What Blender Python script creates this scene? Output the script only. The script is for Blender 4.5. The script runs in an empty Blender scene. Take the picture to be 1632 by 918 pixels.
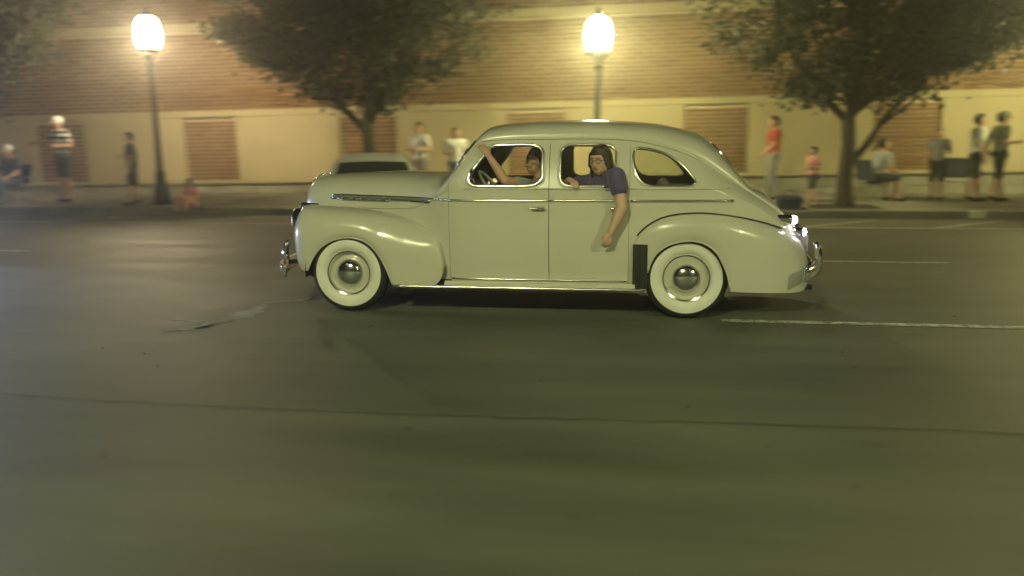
import bpy, math, random
import numpy as np
from mathutils import Vector, Matrix
random.seed(7); rng = np.random.default_rng(7)
S = bpy.context.scene
COL = S.collection

# ------------------------------------------------------------------ camera
CAM_H, FPX = 1.5418, 1293.6
YAW, PITCH, ROLL = 0.14452, 0.18545, -0.00846
cam = bpy.data.cameras.new('camera'); camo = bpy.data.objects.new('camera', cam); COL.objects.link(camo)
cam.sensor_width = 36.0; cam.lens = FPX / 1632 * 36.0; cam.clip_end = 500; cam.clip_start = 0.05
fw = Vector((-math.sin(YAW) * math.cos(PITCH), math.cos(YAW) * math.cos(PITCH), -math.sin(PITCH)))
r0 = Vector((math.cos(YAW), math.sin(YAW), 0)); u0 = r0.cross(fw)
rr = math.cos(ROLL) * r0 + math.sin(ROLL) * u0; uu = -math.sin(ROLL) * r0 + math.cos(ROLL) * u0
camo.matrix_world = Matrix(((rr.x, uu.x, -fw.x, 0), (rr.y, uu.y, -fw.y, 0), (rr.z, uu.z, -fw.z, CAM_H), (0, 0, 0, 1)))
cam.dof.use_dof = True; cam.dof.focus_distance = 7.0; cam.dof.aperture_fstop = 0.7; cam.dof.aperture_ratio = 0.34
S.camera = camo

# ------------------------------------------------------------------ night sky, moon, exposure
SUN_EL, SUN_AZ = math.radians(38), math.radians(-31)      # the faint directional light comes from behind and left of the camera
w = bpy.data.worlds.new('World'); S.world = w; w.use_nodes = True
nt = w.node_tree; bg = nt.nodes['Background']
sky = nt.nodes.new('ShaderNodeTexSky'); sky.sky_type = 'NISHITA'; sky.sun_disc = False
sky.sun_elevation = math.radians(-4.0); sky.sun_rotation = math.radians(180) - SUN_AZ
nt.links.new(sky.outputs[0], bg.inputs[0]); bg.inputs[1].default_value = 0.05
sl = bpy.data.lights.new('sun', 'SUN'); sl.energy = 0.03; sl.angle = math.radians(3); sl.color = (1, 0.93, 0.62)
so = bpy.data.objects.new('sun', sl); COL.objects.link(so)
sd = Vector((math.sin(SUN_AZ) * math.cos(SUN_EL), -math.cos(SUN_AZ) * math.cos(SUN_EL), math.sin(SUN_EL)))
so.rotation_euler = sd.to_track_quat('Z', 'Y').to_euler(); so.location = (-5, -5, 15)
S.view_settings.view_transform = 'Standard'; S.view_settings.look = 'None'
S.view_settings.exposure = 0.0; S.view_settings.gamma = 1.0; S.view_settings.use_curve_mapping = False
S.render.engine = 'CYCLES'
S.cycles.use_denoising = True; S.cycles.max_bounces = 8; S.cycles.volume_bounces = 0
S.cycles.sample_clamp_indirect = 4.0; S.cycles.blur_glossy = 0.5
S.cycles.volume_step_rate = 1.0

MAST_L = 35000.0       # radiance of the tall lamps on the near side
GLOBE_L = 5300.0       # radiance of the globes across the street
HALO_HAZE = 0.0065  # density of the air added for a halo round the lamps

# ------------------------------------------------------------------ materials
MAT = {}
def nodes(name):
    m = bpy.data.materials.new(name); m.use_nodes = True; MAT[name] = m
    return m, m.node_tree, m.node_tree.nodes['Principled BSDF']
def N(t, k, **kw):
    n = t.nodes.new(k)
    for a, b in kw.items(): setattr(n, a, b)
    return n
def simple(name, col, rough=0.6, metal=0.0, coat=0.0, var=0.0, scale=6.0, bump=0.0, bscale=40.0, spec=0.5, sheen=0.0):
    m, t, b = nodes(name)
    b.inputs['Roughness'].default_value = rough; b.inputs['Metallic'].default_value = metal
    b.inputs['Coat Weight'].default_value = coat; b.inputs['Coat Roughness'].default_value = 0.04
    b.inputs['Specular IOR Level'].default_value = spec
    if sheen: b.inputs['Sheen Weight'].default_value = sheen
    b.inputs['Base Color'].default_value = (*col, 1)
    if var or bump:
        tc = N(t, 'ShaderNodeTexCoord')
    if var:
        n = N(t, 'ShaderNodeTexNoise'); n.inputs['Scale'].default_value = scale; n.inputs['Detail'].default_value = 6
        t.links.new(tc.outputs['Object'], n.inputs['Vector'])
        oi = N(t, 'ShaderNodeObjectInfo'); n.noise_dimensions = '4D'; t.links.new(oi.outputs['Random'], n.inputs['W'])
        r = N(t, 'ShaderNodeValToRGB')
        r.color_ramp.elements[0].position = 0.3; r.color_ramp.elements[1].position = 0.72
        r.color_ramp.elements[0].color = (*[c * (1 - var) for c in col], 1)
        r.color_ramp.elements[1].color = (*[min(1, c * (1 + var * 0.7)) for c in col], 1)
        t.links.new(n.outputs[0], r.inputs[0]); t.links.new(r.outputs[0], b.inputs['Base Color'])
    if bump:
        n2 = N(t, 'ShaderNodeTexNoise'); n2.inputs['Scale'].default_value = bscale; n2.inputs['Detail'].default_value = 5
        t.links.new(tc.outputs['Object'], n2.inputs['Vector'])
        bm = N(t, 'ShaderNodeBump'); bm.inputs['Strength'].default_value = bump; bm.inputs['Distance'].default_value = 0.01
        t.links.new(n2.outputs[0], bm.inputs['Height']); t.links.new(bm.outputs[0], b.inputs['Normal'])
    return m
def emissive(name, col, strength):
    m, t, b = nodes(name)
    b.inputs['Base Color'].default_value = (*col, 1); b.inputs['Emission Color'].default_value = (*col, 1)
    b.inputs['Emission Strength'].default_value = strength; b.inputs['Roughness'].default_value = 0.3
    return m
def glass(name, tint=(0.9, 0.95, 0.9), refl=0.12):
    m = bpy.data.materials.new(name); m.use_nodes = True; MAT[name] = m
    t = m.node_tree; t.nodes.clear()
    o = N(t, 'ShaderNodeOutputMaterial'); tr = N(t, 'ShaderNodeBsdfTransparent'); gl = N(t, 'ShaderNodeBsdfGlossy'); mx = N(t, 'ShaderNodeMixShader')
    tr.inputs[0].default_value = (*tint, 1); gl.inputs['Roughness'].default_value = 0.03
    lw = N(t, 'ShaderNodeFresnel'); lw.inputs[0].default_value = 1.5
    ad = N(t, 'ShaderNodeMath', operation='ADD'); ad.inputs[1].default_value = refl - 0.04; ad.use_clamp = True
    t.links.new(lw.outputs[0], ad.inputs[0]); t.links.new(ad.outputs[0], mx.inputs[0])
    t.links.new(tr.outputs[0], mx.inputs[1]); t.links.new(gl.outputs[0], mx.inputs[2]); t.links.new(mx.outputs[0], o.inputs[0])
    return m

simple('paint', (0.57, 0.56, 0.47), 0.26, 0, 1.0, var=0.03, scale=2.0)
simple('chrome', (0.80, 0.80, 0.78), 0.13, 1.0)
simple('trim_chrome', (0.80, 0.80, 0.78), 0.24, 1.0)
simple('rubber', (0.018, 0.018, 0.018), 0.75, var=0.3, scale=20)
simple('black_trim', (0.02, 0.02, 0.018), 0.6, var=0.3, scale=14)
simple('whitewall', (0.74, 0.74, 0.66), 0.55, var=0.08, scale=10)
simple('upholstery', (0.075, 0.065, 0.05), 0.9, var=0.3, scale=30, bump=0.2, bscale=120)
simple('lining', (0.10, 0.09, 0.07), 0.9, var=0.2, scale=12)
simple('underbody', (0.015, 0.015, 0.014), 0.9, var=0.4, scale=8)
simple('dash', (0.05, 0.05, 0.045), 0.5, var=0.2, scale=8)
glass('glass'); glass('dark_glass', (0.22, 0.24, 0.22), 0.15)
emissive('head_lens', (0.72, 0.70, 1.0), 5.0)
emissive('head_lens_bright', (0.72, 0.80, 1.0), 40.0)
emissive('tail_glint', (0.95, 0.93, 1.0), 30.0); emissive('blue_glint', (0.62, 0.60, 1.0), 70.0)  # both glow in place of glints reflected in the tail chrome
simple('red_lens', (0.25, 0.01, 0.01), 0.2, coat=0.5)
simple('skin', (0.50, 0.30, 0.20), 0.55, var=0.08, scale=14)
simple('skin_pale', (0.56, 0.37, 0.26), 0.55, var=0.08, scale=14)
simple('hair', (0.022, 0.015, 0.010), 0.5, var=0.5, scale=60, bump=0.5, bscale=150)
simple('hair_brown', (0.07, 0.04, 0.02), 0.55, var=0.4, scale=60, bump=0.5, bscale=150)
simple('eye', (0.03, 0.02, 0.015), 0.2); simple('lips', (0.36, 0.13, 0.10), 0.5)
CL = dict(purple=(0.075, 0.055, 0.16), grey=(0.26, 0.26, 0.25), dark=(0.035, 0.035, 0.035), black=(0.018, 0.018, 0.017), red=(0.36, 0.045, 0.03), pink=(0.62, 0.27, 0.27),
          white=(0.74, 0.74, 0.72), lgrey=(0.42, 0.43, 0.42), navy=(0.03, 0.035, 0.06), olive=(0.16, 0.16, 0.10), denim=(0.10, 0.12, 0.16), khaki=(0.28, 0.25, 0.19), charcoal=(0.07, 0.075, 0.08))
for k, v in CL.items(): simple('cloth_' + k, v, 0.85, var=0.18, scale=18, bump=0.3, bscale=60, sheen=0.2)
simple('lamp_iron', (0.022, 0.024, 0.022), 0.45, 0.4, var=0.3, scale=12)
simple('galvanised', (0.30, 0.30, 0.29), 0.5, 0.7, var=0.15, scale=9)
simple('stone', (0.46, 0.40, 0.24), 0.85, var=0.10, scale=1.3, bump=0.25, bscale=30)
simple('plinth_stone', (0.34, 0.33, 0.25), 0.9, var=0.42, scale=1.6, bump=0.5, bscale=18)
simple('mortar', (0.56, 0.48, 0.34), 0.95, var=0.1, scale=9)
simple('concrete', (0.27, 0.26, 0.20), 0.9, var=0.22, scale=0.9, bump=0.3, bscale=40)
simple('kerb', (0.17, 0.165, 0.12), 0.9, var=0.35, scale=1.5, bump=0.4, bscale=30)
simple('kerb_paint', (0.55, 0.55, 0.42), 0.8, var=0.2, scale=6)
simple('soil', (0.045, 0.038, 0.025), 1.0, var=0.4, scale=14, bump=0.6, bscale=50)
simple('bark', (0.055, 0.045, 0.030), 0.95, var=0.45, scale=9, bump=0.8, bscale=26)
simple('tar', (0.062, 0.062, 0.050), 0.7, var=0.3, scale=10)
simple('car_white', (0.80, 0.80, 0.76), 0.3, 0, 0.6, var=0.03)
simple('car_silver', (0.25, 0.26, 0.27), 0.35, 0.2, 0.6, var=0.03)

def brick_mat():
    m, t, b = nodes('brick'); b.inputs['Roughness'].default_value = 0.9
    tc = N(t, 'ShaderNodeTexCoord'); at = N(t, 'ShaderNodeAttribute', attribute_name='tone')
    oi = N(t, 'ShaderNodeObjectInfo')
    ad = N(t, 'ShaderNodeMath', operation='ADD'); t.links.new(at.outputs['Fac'], ad.inputs[0]); t.links.new(oi.outputs['Random'], ad.inputs[1])
    fr = N(t, 'ShaderNodeMath', operation='FRACT'); t.links.new(ad.outputs[0], fr.inputs[0])
    r = N(t, 'ShaderNodeValToRGB'); t.links.new(fr.outputs[0], r.inputs[0])
    e = r.color_ramp.elements
    e[0].position = 0; e[0].color = (0.24, 0.135, 0.060, 1); e[1].position = 1; e[1].color = (0.36, 0.22, 0.11, 1)
    x = r.color_ramp.elements.new(0.45); x.color = (0.30, 0.175, 0.08, 1)
    n = N(t, 'ShaderNodeTexNoise'); n.inputs['Scale'].default_value = 25; n.inputs['Detail'].default_value = 5
    t.links.new(tc.outputs['Object'], n.inputs['Vector'])
    mx = N(t, 'ShaderNodeMixRGB', blend_type='MULTIPLY'); mx.inputs[0].default_value = 0.5
    t.links.new(r.outputs[0], mx.inputs[1]); t.links.new(n.outputs[0], mx.inputs[2])
    t.links.new(mx.outputs[0], b.inputs['Base Color'])
    bm = N(t, 'ShaderNodeBump'); bm.inputs['Strength'].default_value = 0.4; bm.inputs['Distance'].default_value = 0.01
    t.links.new(n.outputs[0], bm.inputs['Height']); t.links.new(bm.outputs[0], b.inputs['Normal'])
brick_mat()

def asphalt():
    m, t, b = nodes('asphalt')
    tc = N(t, 'ShaderNodeTexCoord'); L = t.links.new
    big = N(t, 'ShaderNodeTexNoise'); big.inputs['Scale'].default_value = 0.35; big.inputs['Detail'].default_value = 5
    mp = N(t, 'ShaderNodeMapping'); mp.inputs['Scale'].default_value = (0.22, 1.6, 1)      # wear runs along the lanes
    L(tc.outputs['Object'], mp.inputs['Vector'])
    st = N(t, 'ShaderNodeTexNoise'); st.inputs['Scale'].default_value = 1.4; st.inputs['Detail'].default_value = 6; L(mp.outputs[0], st.inputs['Vector'])
    L(tc.outputs['Object'], big.inputs['Vector'])
    fine = N(t, 'ShaderNodeTexNoise'); fine.inputs['Scale'].default_value = 90; fine.inputs['Detail'].default_value = 4; L(tc.outputs['Object'], fine.inputs['Vector'])
    spot = N(t, 'ShaderNodeTexVoronoi'); spot.inputs['Scale'].default_value = 1.1; 
    mp2 = N(t, 'ShaderNodeMapping'); mp2.inputs['Scale'].default_value = (0.55, 1.3, 1); L(tc.outputs['Object'], mp2.inputs['Vector']); L(mp2.outputs[0], spot.inputs['Vector'])
    a1 = N(t, 'ShaderNodeMath', operation='ADD'); L(big.outputs[0], a1.inputs[0]); L(st.outputs[0], a1.inputs[1])
    a2 = N(t, 'ShaderNodeMath', operation='MULTIPLY_ADD'); L(fine.outputs[0], a2.inputs[0]); a2.inputs[1].default_value = 0.9; L(a1.outputs[0], a2.inputs[2])
    r = N(t, 'ShaderNodeValToRGB'); L(a2.outputs[0], r.inputs[0])
    mr = N(t, 'ShaderNodeMapRange'); mr.inputs[1].default_value = 1.0; mr.inputs[2].default_value = 1.75; L(a2.outputs[0], mr.inputs[0]); L(mr.outputs[0], r.inputs[0])
    e = r.color_ramp.elements; e[0].position = 0.0; e[0].color = (0.042, 0.046, 0.032, 1); e[1].position = 1.0; e[1].color = (0.145, 0.146, 0.108, 1)
    sr = N(t, 'ShaderNodeValToRGB'); L(spot.outputs['Distance'], sr.inputs[0]); q = sr.color_ramp.elements
    q[0].position = 0.03; q[0].color = (0.45, 0.45, 0.45, 1); q[1].position = 0.09; q[1].color = (1, 1, 1, 1)
    mu = N(t, 'ShaderNodeMixRGB', blend_type='MULTIPLY'); mu.inputs[0].default_value = 0.5; L(r.outputs[0], mu.inputs[1]); L(sr.outputs[0], mu.inputs[2])
    L(mu.outputs[0], b.inputs['Base Color'])
    rg = N(t, 'ShaderNodeMapRange'); rg.inputs[3].default_value = 0.5; rg.inputs[4].default_value = 0.8; L(st.outputs[0], rg.inputs[0]); L(rg.outputs[0], b.inputs['Roughness'])
    bm = N(t, 'ShaderNodeBump'); bm.inputs['Strength'].default_value = 0.45; bm.inputs['Distance'].default_value = 0.008
    L(fine.outputs[0], bm.inputs['Height']); L(bm.outputs[0], b.inputs['Normal'])
asphalt()
def worn_paint():
    m, t, b = nodes('road_paint'); b.inputs['Roughness'].default_value = 0.75
    tc = N(t, 'ShaderNodeTexCoord'); n = N(t, 'ShaderNodeTexNoise'); n.inputs['Scale'].default_value = 12; n.inputs['Detail'].default_value = 8; n.inputs['Roughness'].default_value = 0.7
    t.links.new(tc.outputs['Object'], n.inputs['Vector'])
    r = N(t, 'ShaderNodeValToRGB'); t.links.new(n.outputs[0], r.inputs[0]); e = r.color_ramp.elements
    e[0].position = 0.40; e[0].color = (0.14, 0.14, 0.11, 1); e[1].position = 0.60; e[1].color = (0.58, 0.58, 0.50, 1)
    t.links.new(r.outputs[0], b.inputs['Base Color'])
worn_paint()
def leaf_mat():
    m, t, b = nodes('leaf'); b.inputs['Roughness'].default_value = 0.6
    at = N(t, 'ShaderNodeAttribute', attribute_name='tone')
    r = N(t, 'ShaderNodeValToRGB'); t.links.new(at.outputs['Fac'], r.inputs[0]); e = r.color_ramp.elements
    e[0].color = (0.014, 0.022, 0.006, 1); e[1].color = (0.042, 0.056, 0.015, 1)
    t.links.new(r.outputs[0], b.inputs['Base Color'])
    tr = N(t, 'ShaderNodeBsdfTranslucent'); t.links.new(r.outputs[0], tr.inputs[0])
    mx = N(t, 'ShaderNodeMixShader'); mx.inputs[0].default_value = 0.25
    o = t.nodes['Material Output']; t.links.new(b.outputs[0], mx.inputs[1]); t.links.new(tr.outputs[0], mx.inputs[2]); t.links.new(mx.outputs[0], o.inputs[0])
leaf_mat()
def stripes_mat():
    m, t, b = nodes('cloth_stripes'); b.inputs['Roughness'].default_value = 0.85
    tc = N(t, 'ShaderNodeTexCoord'); wv = N(t, 'ShaderNodeTexWave', bands_direction='Z'); wv.inputs['Scale'].default_value = 2.6; wv.inputs['Distortion'].default_value = 0.4
    t.links.new(tc.outputs['Object'], wv.inputs['Vector'])
    r = N(t, 'ShaderNodeValToRGB'); e = r.color_ramp.elements; e[0].position = 0.45; e[0].color = (0.03, 0.03, 0.03, 1); e[1].position = 0.55; e[1].color = (0.7, 0.7, 0.68, 1)
    t.links.new(wv.outputs[0], r.inputs[0]); t.links.new(r.outputs[0], b.inputs['Base Color'])
stripes_mat()
emissive('globe_warm', (1.0, 0.78, 0.46), GLOBE_L * 1.1)
emissive('globe_yellow', (1.0, 0.90, 0.36), GLOBE_L)
emissive('globe_dome', (1.0, 0.86, 0.55), 22.0)
def globe_glass():
    m = bpy.data.materials.new('globe_glass'); m.use_nodes = True; MAT['globe_glass'] = m; t = m.node_tree; t.nodes.clear()
    o = N(t, 'ShaderNodeOutputMaterial'); tr = N(t, 'ShaderNodeBsdfTransparent'); em = N(t, 'ShaderNodeEmission'); mx = N(t, 'ShaderNodeMixShader'); mx.inputs[0].default_value = 0.2
    em.inputs[0].default_value = (1.0, 0.84, 0.52, 1); em.inputs[1].default_value = 150.0
    t.links.new(tr.outputs[0], mx.inputs[1]); t.links.new(em.outputs[0], mx.inputs[2]); t.links.new(mx.outputs[0], o.inputs[0])
globe_glass()
emissive('mast_lens', (0.93, 0.95, 0.47), MAST_L)

# ------------------------------------------------------------------ mesh helpers
class MB:
    def __init__(s): s.v = []; s.f = []; s.t = []
    def add(s, vs, fs, tone=0.0):
        n = len(s.v); s.v.extend([tuple(p) for p in vs]); s.f.extend([tuple(i + n for i in f) for f in fs]); s.t.extend([tone] * len(fs)); return s
    def box(s, a, b, tone=0.0, bev=0.0):
        (x0, y0, z0), (x1, y1, z1) = a, b
        if not bev:
            vs = [(x0, y0, z0), (x1, y0, z0), (x1, y1, z0), (x0, y1, z0), (x0, y0, z1), (x1, y0, z1), (x1, y1, z1), (x0, y1, z1)]
            fs = [(0, 3, 2, 1), (4, 5, 6, 7), (0, 1, 5, 4), (1, 2, 6, 5), (2, 3, 7, 6), (3, 0, 4, 7)]
            return s.add(vs, fs, tone)
        c = bev; vs = []; idx = {}
        for i, X in enumerate((x0, x1)):
            for j, Y in enumerate((y0, y1)):
                for k, Z in enumerate((z0, z1)):
                    sx, sy, sz = (1, -1)[i] * c, (1, -1)[j] * c, (1, -1)[k] * c
                    for ax, p in enumerate(((X, Y + sy, Z + sz), (X + sx, Y, Z + sz), (X + sx, Y + sy, Z))):
                        idx[(i, j, k, ax)] = len(vs); vs.append(p)
        fs = []
        g = lambda i, j, k, a: idx[(i, j, k, a)]
        for i in (0, 1):
            q = [g(i, 0, 0, 0), g(i, 1, 0, 0), g(i, 1, 1, 0), g(i, 0, 1, 0)]; fs.append(q if i else q[::-1])
            q = [g(0, i, 0, 1), g(1, i, 0, 1), g(1, i, 1, 1), g(0, i, 1, 1)]; fs.append(q[::-1] if i else q)
            q = [g(0, 0, i, 2), g(1, 0, i, 2), g(1, 1, i, 2), g(0, 1, i, 2)]; fs.append(q if i else q[::-1])
        for i in (0, 1):
            for j in (0, 1):
                fs.append([g(i, j, 0, 0), g(i, j, 0, 1), g(i, j, 1, 1), g(i, j, 1, 0)])
                fs.append([g(i, 0, j, 0), g(i, 0, j, 2), g(i, 1, j, 2), g(i, 1, j, 0)])
                fs.append([g(0, i, j, 1), g(0, i, j, 2), g(1, i, j, 2), g(1, i, j, 1)])
                for k in (0, 1): fs.append([g(i, j, k, 0), g(i, j, k, 1), g(i, j, k, 2)])
        return s.add(vs, fs, tone)
    def tube(s, pts, r, seg=10, closed=False, caps=True, sq=1.0):
        P = [Vector(p) for p in pts]; n = len(P); R = r if hasattr(r, '__len__') else [r] * n
        vs = []; up = None
        for i in range(n):
            d = (P[(i + 1) % n] - P[i - 1]) if closed else (P[min(i + 1, n - 1)] - P[max(i - 1, 0)])
            d.normalize()
            if up is None: up = Vector((0, 0, 1)) if abs(d.z) < 0.9 else Vector((0, 1, 0))
            a = d.cross(up)
            if a.length < 1e-5: a = d.orthogonal()
            a.normalize(); b = a.cross(d).normalized(); up = b
            for k in range(seg):
                t = 2 * math.pi * k / seg
                vs.append(P[i] + a * (math.cos(t) * R[i]) + b * (math.sin(t) * R[i] * sq))
        fs = []
        for i in range(n if closed else n - 1):
            j = (i + 1) % n
            for k in range(seg):
                l = (k + 1) % seg; fs.append((i * seg + k, i * seg + l, j * seg + l, j * seg + k))
        if caps and not closed: fs.append(tuple(range(seg))[::-1]); fs.append(tuple((n - 1) * seg + k for k in range(seg)))
        return s.add(vs, fs)
    def lathe(s, prof, o=(0, 0, 0), ax='z', seg=32, flip=1):
        vs = []; fs = []; n = len(prof)
        for r, h in prof:
            for k in range(seg):
                t = 2 * math.pi * k / seg; a, b = r * math.cos(t), r * math.sin(t); h2 = h * flip
                p = {'z': (a, b, h2), 'y': (a, h2, b), 'x': (h2, a, b)}[ax]
                vs.append((p[0] + o[0], p[1] + o[1], p[2] + o[2]))
        for i in range(n - 1):
            for k in range(seg):
                l = (k + 1) % seg; fs.append((i * seg + k, i * seg + l, (i + 1) * seg + l, (i + 1) * seg + k))
        return s.add(vs, fs)
    def grid(s, G):
        n, m = len(G), len(G[0])
        return s.add([p for row in G for p in row], [(i * m + j, i * m + j + 1, (i + 1) * m + j + 1, (i + 1) * m + j) for i in range(n - 1) for j in range(m - 1)])
    def capsule(s, p, q, r1, r2, seg=14):
        p = Vector(p); q = Vector(q); d = q - p; L = d.length
        d = d.normalized() if L > 1e-6 else Vector((0, 0, 1)); a = d.orthogonal().normalized(); b = d.cross(a)
        rings = [(-math.sin(t) * r1, math.cos(t) * r1) for t in (1.35, 0.9, 0.45, 0.0)] + [(L + math.sin(t) * r2, math.cos(t) * r2) for t in (0.0, 0.45, 0.9, 1.35)]
        vs = [p + d * h + a * (math.cos(2 * math.pi * k / seg) * r) + b * (math.sin(2 * math.pi * k / seg) * r) for h, r in rings for k in range(seg)]
        fs = [(i * seg + k, i * seg + (k + 1) % seg, (i + 1) * seg + (k + 1) % seg, (i + 1) * seg + k) for i in range(len(rings) - 1) for k in range(seg)]
        fs.append(tuple(range(seg))[::-1]); fs.append(tuple((len(rings) - 1) * seg + k for k in range(seg)))
        return s.add(vs, fs)
    def mesh(s, name='m', mat=None, smooth=None, fixn=False):
        me = bpy.data.meshes.new(name); me.from_pydata(s.v, [], s.f)
        if any(s.t): me.attributes.new('tone', 'FLOAT', 'FACE').data.foreach_set('value', s.t)
        if fixn:
            import bmesh
            bm = bmesh.new(); bm.from_mesh(me); bmesh.ops.recalc_face_normals(bm, faces=bm.faces); bm.to_mesh(me); bm.free()
        me.update()
        if smooth is not None:
            me.polygons.foreach_set('use_smooth', [True] * len(me.polygons))
            if smooth < 3.1: me.set_sharp_from_angle(angle=smooth)
        if mat: me.materials.append(MAT[mat])
        return me
def ob(name, me, parent=None, loc=None):
    o = bpy.data.objects.new(name, me); COL.objects.link(o)
    if parent is not None: o.parent = parent
    if loc is not None: o.location = loc
    return o
def part(name, mb, mat, parent=None, smooth=0.6, fixn=True):
    return ob(name, mb.mesh(name, mat, smooth, fixn), parent)
def tag(o, label, cat=None, group=None, kind=None):
    if label: o['label'] = label
    if cat: o['category'] = cat
    if group: o['group'] = group
    if kind: o['kind'] = kind
    return o
def thing(name, loc, rz=0.0):
    o = bpy.data.objects.new(name, None); COL.objects.link(o); o.location = loc; o.rotation_euler = (0, 0, rz); o.empty_display_size = 0.2
    return o
def copy_tree(o, parent=None):
    c = o.copy(); COL.objects.link(c); c.parent = parent
    for ch in list(o.children): copy_tree(ch, c)
    return c
def struct(name, mb, mat, smooth=None, parent=None):
    o = part(name, mb, mat, parent, smooth)
    if parent is None: o['kind'] = 'structure'
    return o
def pch(tab):
    xs = np.array([a for a, _ in tab], float); ys = np.array([b for _, b in tab], float)
    h = np.diff(xs); d = np.diff(ys) / h; m = np.zeros(len(xs)); m[0] = d[0]; m[-1] = d[-1]
    for i in range(1, len(xs) - 1):
        if d[i - 1] * d[i] > 0:
            w1, w2 = 2 * h[i] + h[i - 1], h[i] + 2 * h[i - 1]; m[i] = (w1 + w2) / (w1 / d[i - 1] + w2 / d[i])
    def f(x):
        x = min(max(x, xs[0]), xs[-1]); i = min(max(int(np.searchsorted(xs, x) - 1), 0), len(h) - 1); t = (x - xs[i]) / h[i]
        return float(ys[i] * (1 + 2 * t) * (1 - t) ** 2 + h[i] * m[i] * t * (1 - t) ** 2 + ys[i + 1] * t * t * (3 - 2 * t) + h[i] * m[i + 1] * t * t * (t - 1))
    return f
def dense(poly, step=0.01, closed=True):
    out = []; n = len(poly)
    for i in range(n if closed else n - 1):
        a = np.array(poly[i], float); b = np.array(poly[(i + 1) % n], float); k = max(1, int(np.linalg.norm(b - a) / step))
        out += [tuple(a + (b - a) * j / k) for j in range(k)]
    if not closed: out.append(tuple(poly[-1]))
    return out
def round_poly(poly, it=3):
    p = [np.array(q, float) for q in poly]
    for _ in range(it):
        p = [x for i in range(len(p)) for x in (p[i] * 0.75 + p[(i + 1) % len(p)] * 0.25, p[i] * 0.25 + p[(i + 1) % len(p)] * 0.75)]
    return [tuple(q) for q in p]
def inside(poly, x, y):
    c = False; n = len(poly); j = n - 1
    for i in range(n):
        xi, yi = poly[i]; xj, yj = poly[j]
        if (yi > y) != (yj > y) and x < (xj - xi) * (y - yi) / (yj - yi) + xi: c = not c
        j = i
    return c

# ================================================================== SETTING
KERB_Y, WALL_Y, SW = 15.6, 20.6, 0.13
struct('ground', MB().add([(-90, -60, -0.02), (90, -60, -0.02), (90, 90, -0.02), (-90, 90, -0.02)], [(0, 1, 2, 3)]), 'concrete')
g = []
road = MB().grid([[(x, y, 0.0) for x in np.linspace(-60, 60, 25)] for y in np.linspace(1.6, KERB_Y, 8)])
struct('road', road, 'asphalt')
fs = struct('far_sidewalk', MB().box((-60, KERB_Y + 0.16, -0.01), (60, WALL_Y + 0.4, SW - 0.016)), 'concrete')
slab = MB().box((0, 0, -0.012), (1.49, 1.235, 0.014), bev=0.006).mesh('slab', 'concrete')
for i in range(-14, 10):
    for j in range(4): ob('slab', slab, fs, (i * 1.5, KERB_Y + 0.163 + j * 1.24, SW - 0.016 + random.uniform(-.002, .002)))
struct('near_sidewalk', MB().box((-60, -24, -0.01), (60, 1.44, SW)), 'concrete')
for nm, y0 in (('far_kerb', KERB_Y), ('near_kerb', 1.44)):
    k = thing(nm, (0, 0, 0)); k['kind'] = 'structure'
    me = MB().box((-0.905, 0, -0.01), (0.905, 0.156, SW + 0.006), bev=0.012).mesh('kerb_stone', 'kerb')
    for i in range(-16, 17): ob('kerb_stone', me, k, (i * 1.82, y0 + 0.001, 0))
    if nm == 'far_kerb': ob('painted_kerb_patch', MB().box((6.05, y0 - 0.004, 0.02), (6.32, y0 + 0.12, SW + 0.010)).mesh('patch', 'kerb_paint'), k)

def strip(a, b, wd, z=0.004):
    a = Vector((*a, 0)); b = Vector((*b, 0)); d = (b - a).normalized(); n = Vector((-d.y, d.x, 0)) * wd / 2; m = MB()
    P = [a + (b - a) * t for t in np.linspace(0, 1, 12)]
    return m.grid([[(p - n + Vector((0, 0, z)))[:] for p in P], [(p + n + Vector((0, 0, z)))[:] for p in P]])
def mark(a, b, wd, nm, z=0.004): o = struct(nm, strip(a, b, wd, z), 'road_paint'); return o
for y in (6.83, 10.25):
    for x0 in (-23.5, -11.38, 0.78, 12.95): mark((x0, y), (x0 + 3.02, y), 0.10, 'lane_dash')
mark((-40, 14.0), (40, 14.0), 0.10, 'parking_line')
for x in (-16.4, -13.8, -11.2, -8.6, -6.2, -3.8, -1.4, 0.75, 2.87, 4.96, 7.1, 9.3): mark((x, 14.06), (x + 1.45, 15.22), 0.10, 'stall_line', 0.005)
# crack along the near lane
pts = [(x, 4.28 + 0.05 * math.sin(x * 0.9) + random.uniform(-0.012, 0.012)) for x in np.arange(-9, 9, 0.07)]
cr = MB()
wds = [0.002 + 0.0055 * abs(math.sin(x[0] * 1.7 + math.sin(x[0] * 4.1))) for x in pts]
cr.grid([[(p[0], p[1] - w_, 0.004) for p, w_ in zip(pts, wds)], [(p[0], p[1] + w_, 0.004) for p, w_ in zip(pts, wds)]])
struct('road_crack', cr, 'tar')
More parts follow.
